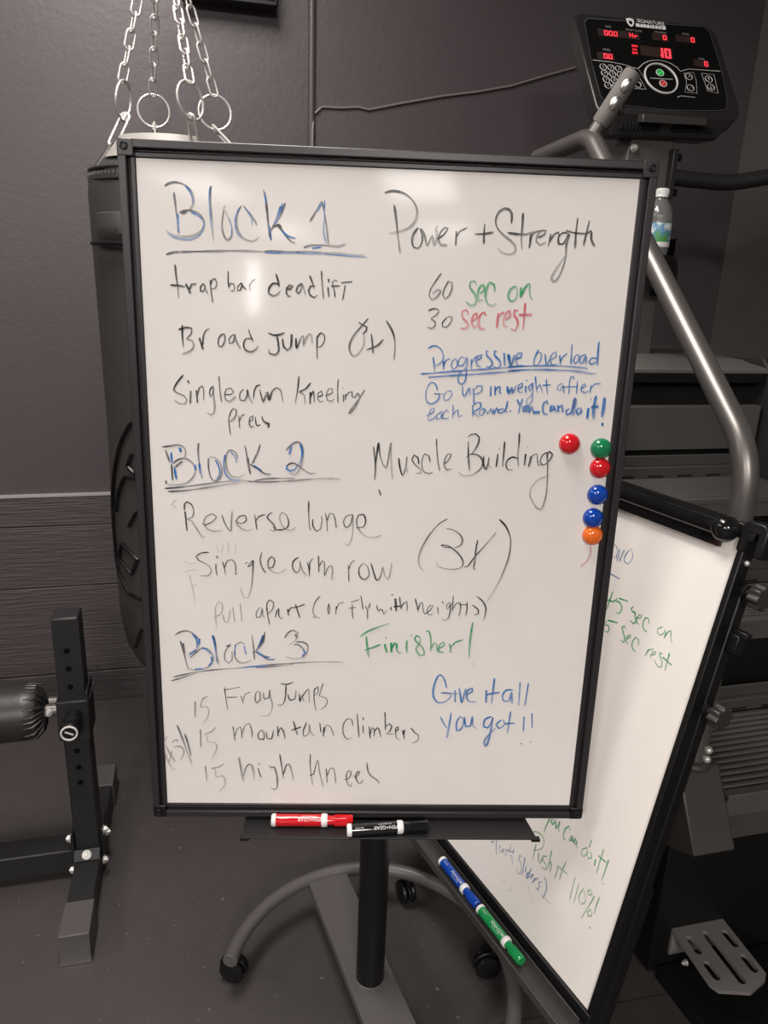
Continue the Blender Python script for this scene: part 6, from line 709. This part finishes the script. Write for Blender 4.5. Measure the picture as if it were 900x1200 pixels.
# lower front panel and foot pedal
m2 = MB().span((.90, .978, .34), (1.28, .992, .40)); obj('front_panel', m2, M_shroudg, sm, bevel=.002)
obj('lower_panel', MB().span((.90, .982, .335), (1.28, .992, .339)), M_line if 0 else M_stepm, sm)
obj('added_dark_slab', MB().prism([(.862, .985), (.880, .800), (.90, .775), (1.40, .775), (1.42, .80), (1.42, .985)], (0, 0, .002), (1, 0, 0), (0, 1, 0), (0, 0, .034)), M_shroud, sm, bevel=.003)  # flat black slab added so the floor under the pedal reads dark
pd = [(.884, .992), (1.003, .992), (1.000, .862), (.988, .850), (.944, .834), (.888, .850), (.880, .864)]
def slot(cx_, y0, y1, r): return [(cx_+r*cos(t), y1-r+r*sin(t)) for t in [pi*k/6 for k in range(7)]] + [(cx_+r*cos(t), y0+r+r*sin(t)) for t in [pi+pi*k/6 for k in range(7)]]
SL = [slot(.903, .925, .968, .0075), slot(.901, .868, .911, .0075), slot(.943, .851, .972, .0075), slot(.985, .924, .966, .0075), slot(.983, .867, .909, .0075)]
import bmesh
from mathutils.geometry import tessellate_polygon
loops = [[V3((x, y, 0)) for x, y in L] for L in [pd]+SL]
tri = tessellate_polygon(loops); flat = [p for L in loops for p in L]; m2 = MB()
zt, zb = .122, .114
m2.add([(p.x, p.y, zt) for p in flat], tri); m2.add([(p.x, p.y, zb) for p in flat], [tuple(reversed(f)) for f in tri])
for L in loops:
    n = len(L); m2.add([(p.x, p.y, zt) for p in L] + [(p.x, p.y, zb) for p in L], [(i, (i+1) % n, n+(i+1) % n, n+i) for i in range(n)])
m2.span((.884, .984, .060), (1.003, .992, .120))
obj('foot_pedal', m2, M_pedal, sm)
bolt(sm, (.884, .935, .095), (-1, 0, 0), .005)

# ------------------------------------------------------------------ water bottle in the cup holder
wt = thing('water_bottle', 'small clear plastic water bottle with white cap in the cup holder', 'bottle', (1.063, 1.655, 1.36))
gm = bpy.data.materials.new('clear_plastic'); gm.use_nodes = True; b = gm.node_tree.nodes['Principled BSDF']; b.inputs['Base Color'].default_value = (.97, .98, .97, 1); b.inputs['Roughness'].default_value = .05; b.inputs['Transmission Weight'].default_value = .93; b.inputs['IOR'].default_value = 1.5
pr = [(0, 1.362), (.024, 1.362), (.0285, 1.368), (.0300, 1.376)]
for z in (1.39, 1.40, 1.41, 1.42, 1.43): pr += [(.0300, z-.003), (.0285, z+.001)]
pr += [(.0302, 1.442), (.0302, 1.497), (.0290, 1.502), (.0305, 1.508), (.0285, 1.522), (.022, 1.538), (.0150, 1.548), (.0128, 1.553), (.0128, 1.556), (0, 1.556)]
inner = [(max(q-.0006, 0), z) for q, z in pr[1:-1]]
obj('bottle_body', MB().lathe(pr[:-1] + inner[::-1] + [(0, 1.3635)], (1.063, 1.655, 0), None, 32), gm, wt)
cpb = MB().lathe([(0, 1.5555), (.0145, 1.5555), (.0145, 1.560), (.0138, 1.561), (.0142, 1.572), (.0130, 1.574), (0, 1.574)], (1.063, 1.655, 0), None, 28)
for k in range(24): a = 2*pi*k/24; cpb.box((1.063+.0142*cos(a), 1.655+.0142*sin(a), 1.5665), (.001, .001, .010))
obj('bottle_cap', cpb, M_white, wt, label='white screw cap')
lm = mat('bottle_label', (.2, .4, .3), .4); nt = lm.node_tree; b = nt.nodes['Principled BSDF']; tc = nt.nodes.new('ShaderNodeTexCoord'); nz = nt.nodes.new('ShaderNodeTexNoise'); nz.inputs['Scale'].default_value = 26; nz.inputs['Detail'].default_value = 4; cr = nt.nodes.new('ShaderNodeValToRGB')
for i, (p, c_) in enumerate(((0, (.03, .22, .06)), (.42, (.10, .35, .10)), (.50, (.10, .28, .45)), (.58, (.75, .80, .78)), (.7, (.30, .45, .20)))):
    e = cr.color_ramp.elements[i] if i < 2 else cr.color_ramp.elements.new(p); e.position = p; e.color = (*c_, 1)
nt.links.new(tc.outputs['Object'], nz.inputs['Vector']); nt.links.new(nz.outputs['Fac'], cr.inputs[0]); nt.links.new(cr.outputs[0], b.inputs['Base Color'])
lb = obj('bottle_label', MB().lathe([(.0306, 1.456), (.0308, 1.457), (.0308, 1.497), (.0306, 1.498)], (1.063, 1.655, 0), None, 32), lm, wt, label='green and blue paper label')
obj('label_band', MB().lathe([(.0307, 1.446), (.0309, 1.447), (.0309, 1.456), (.0307, 1.457)], (1.063, 1.655, 0), None, 32), M_white, wt, label='white lower label band')
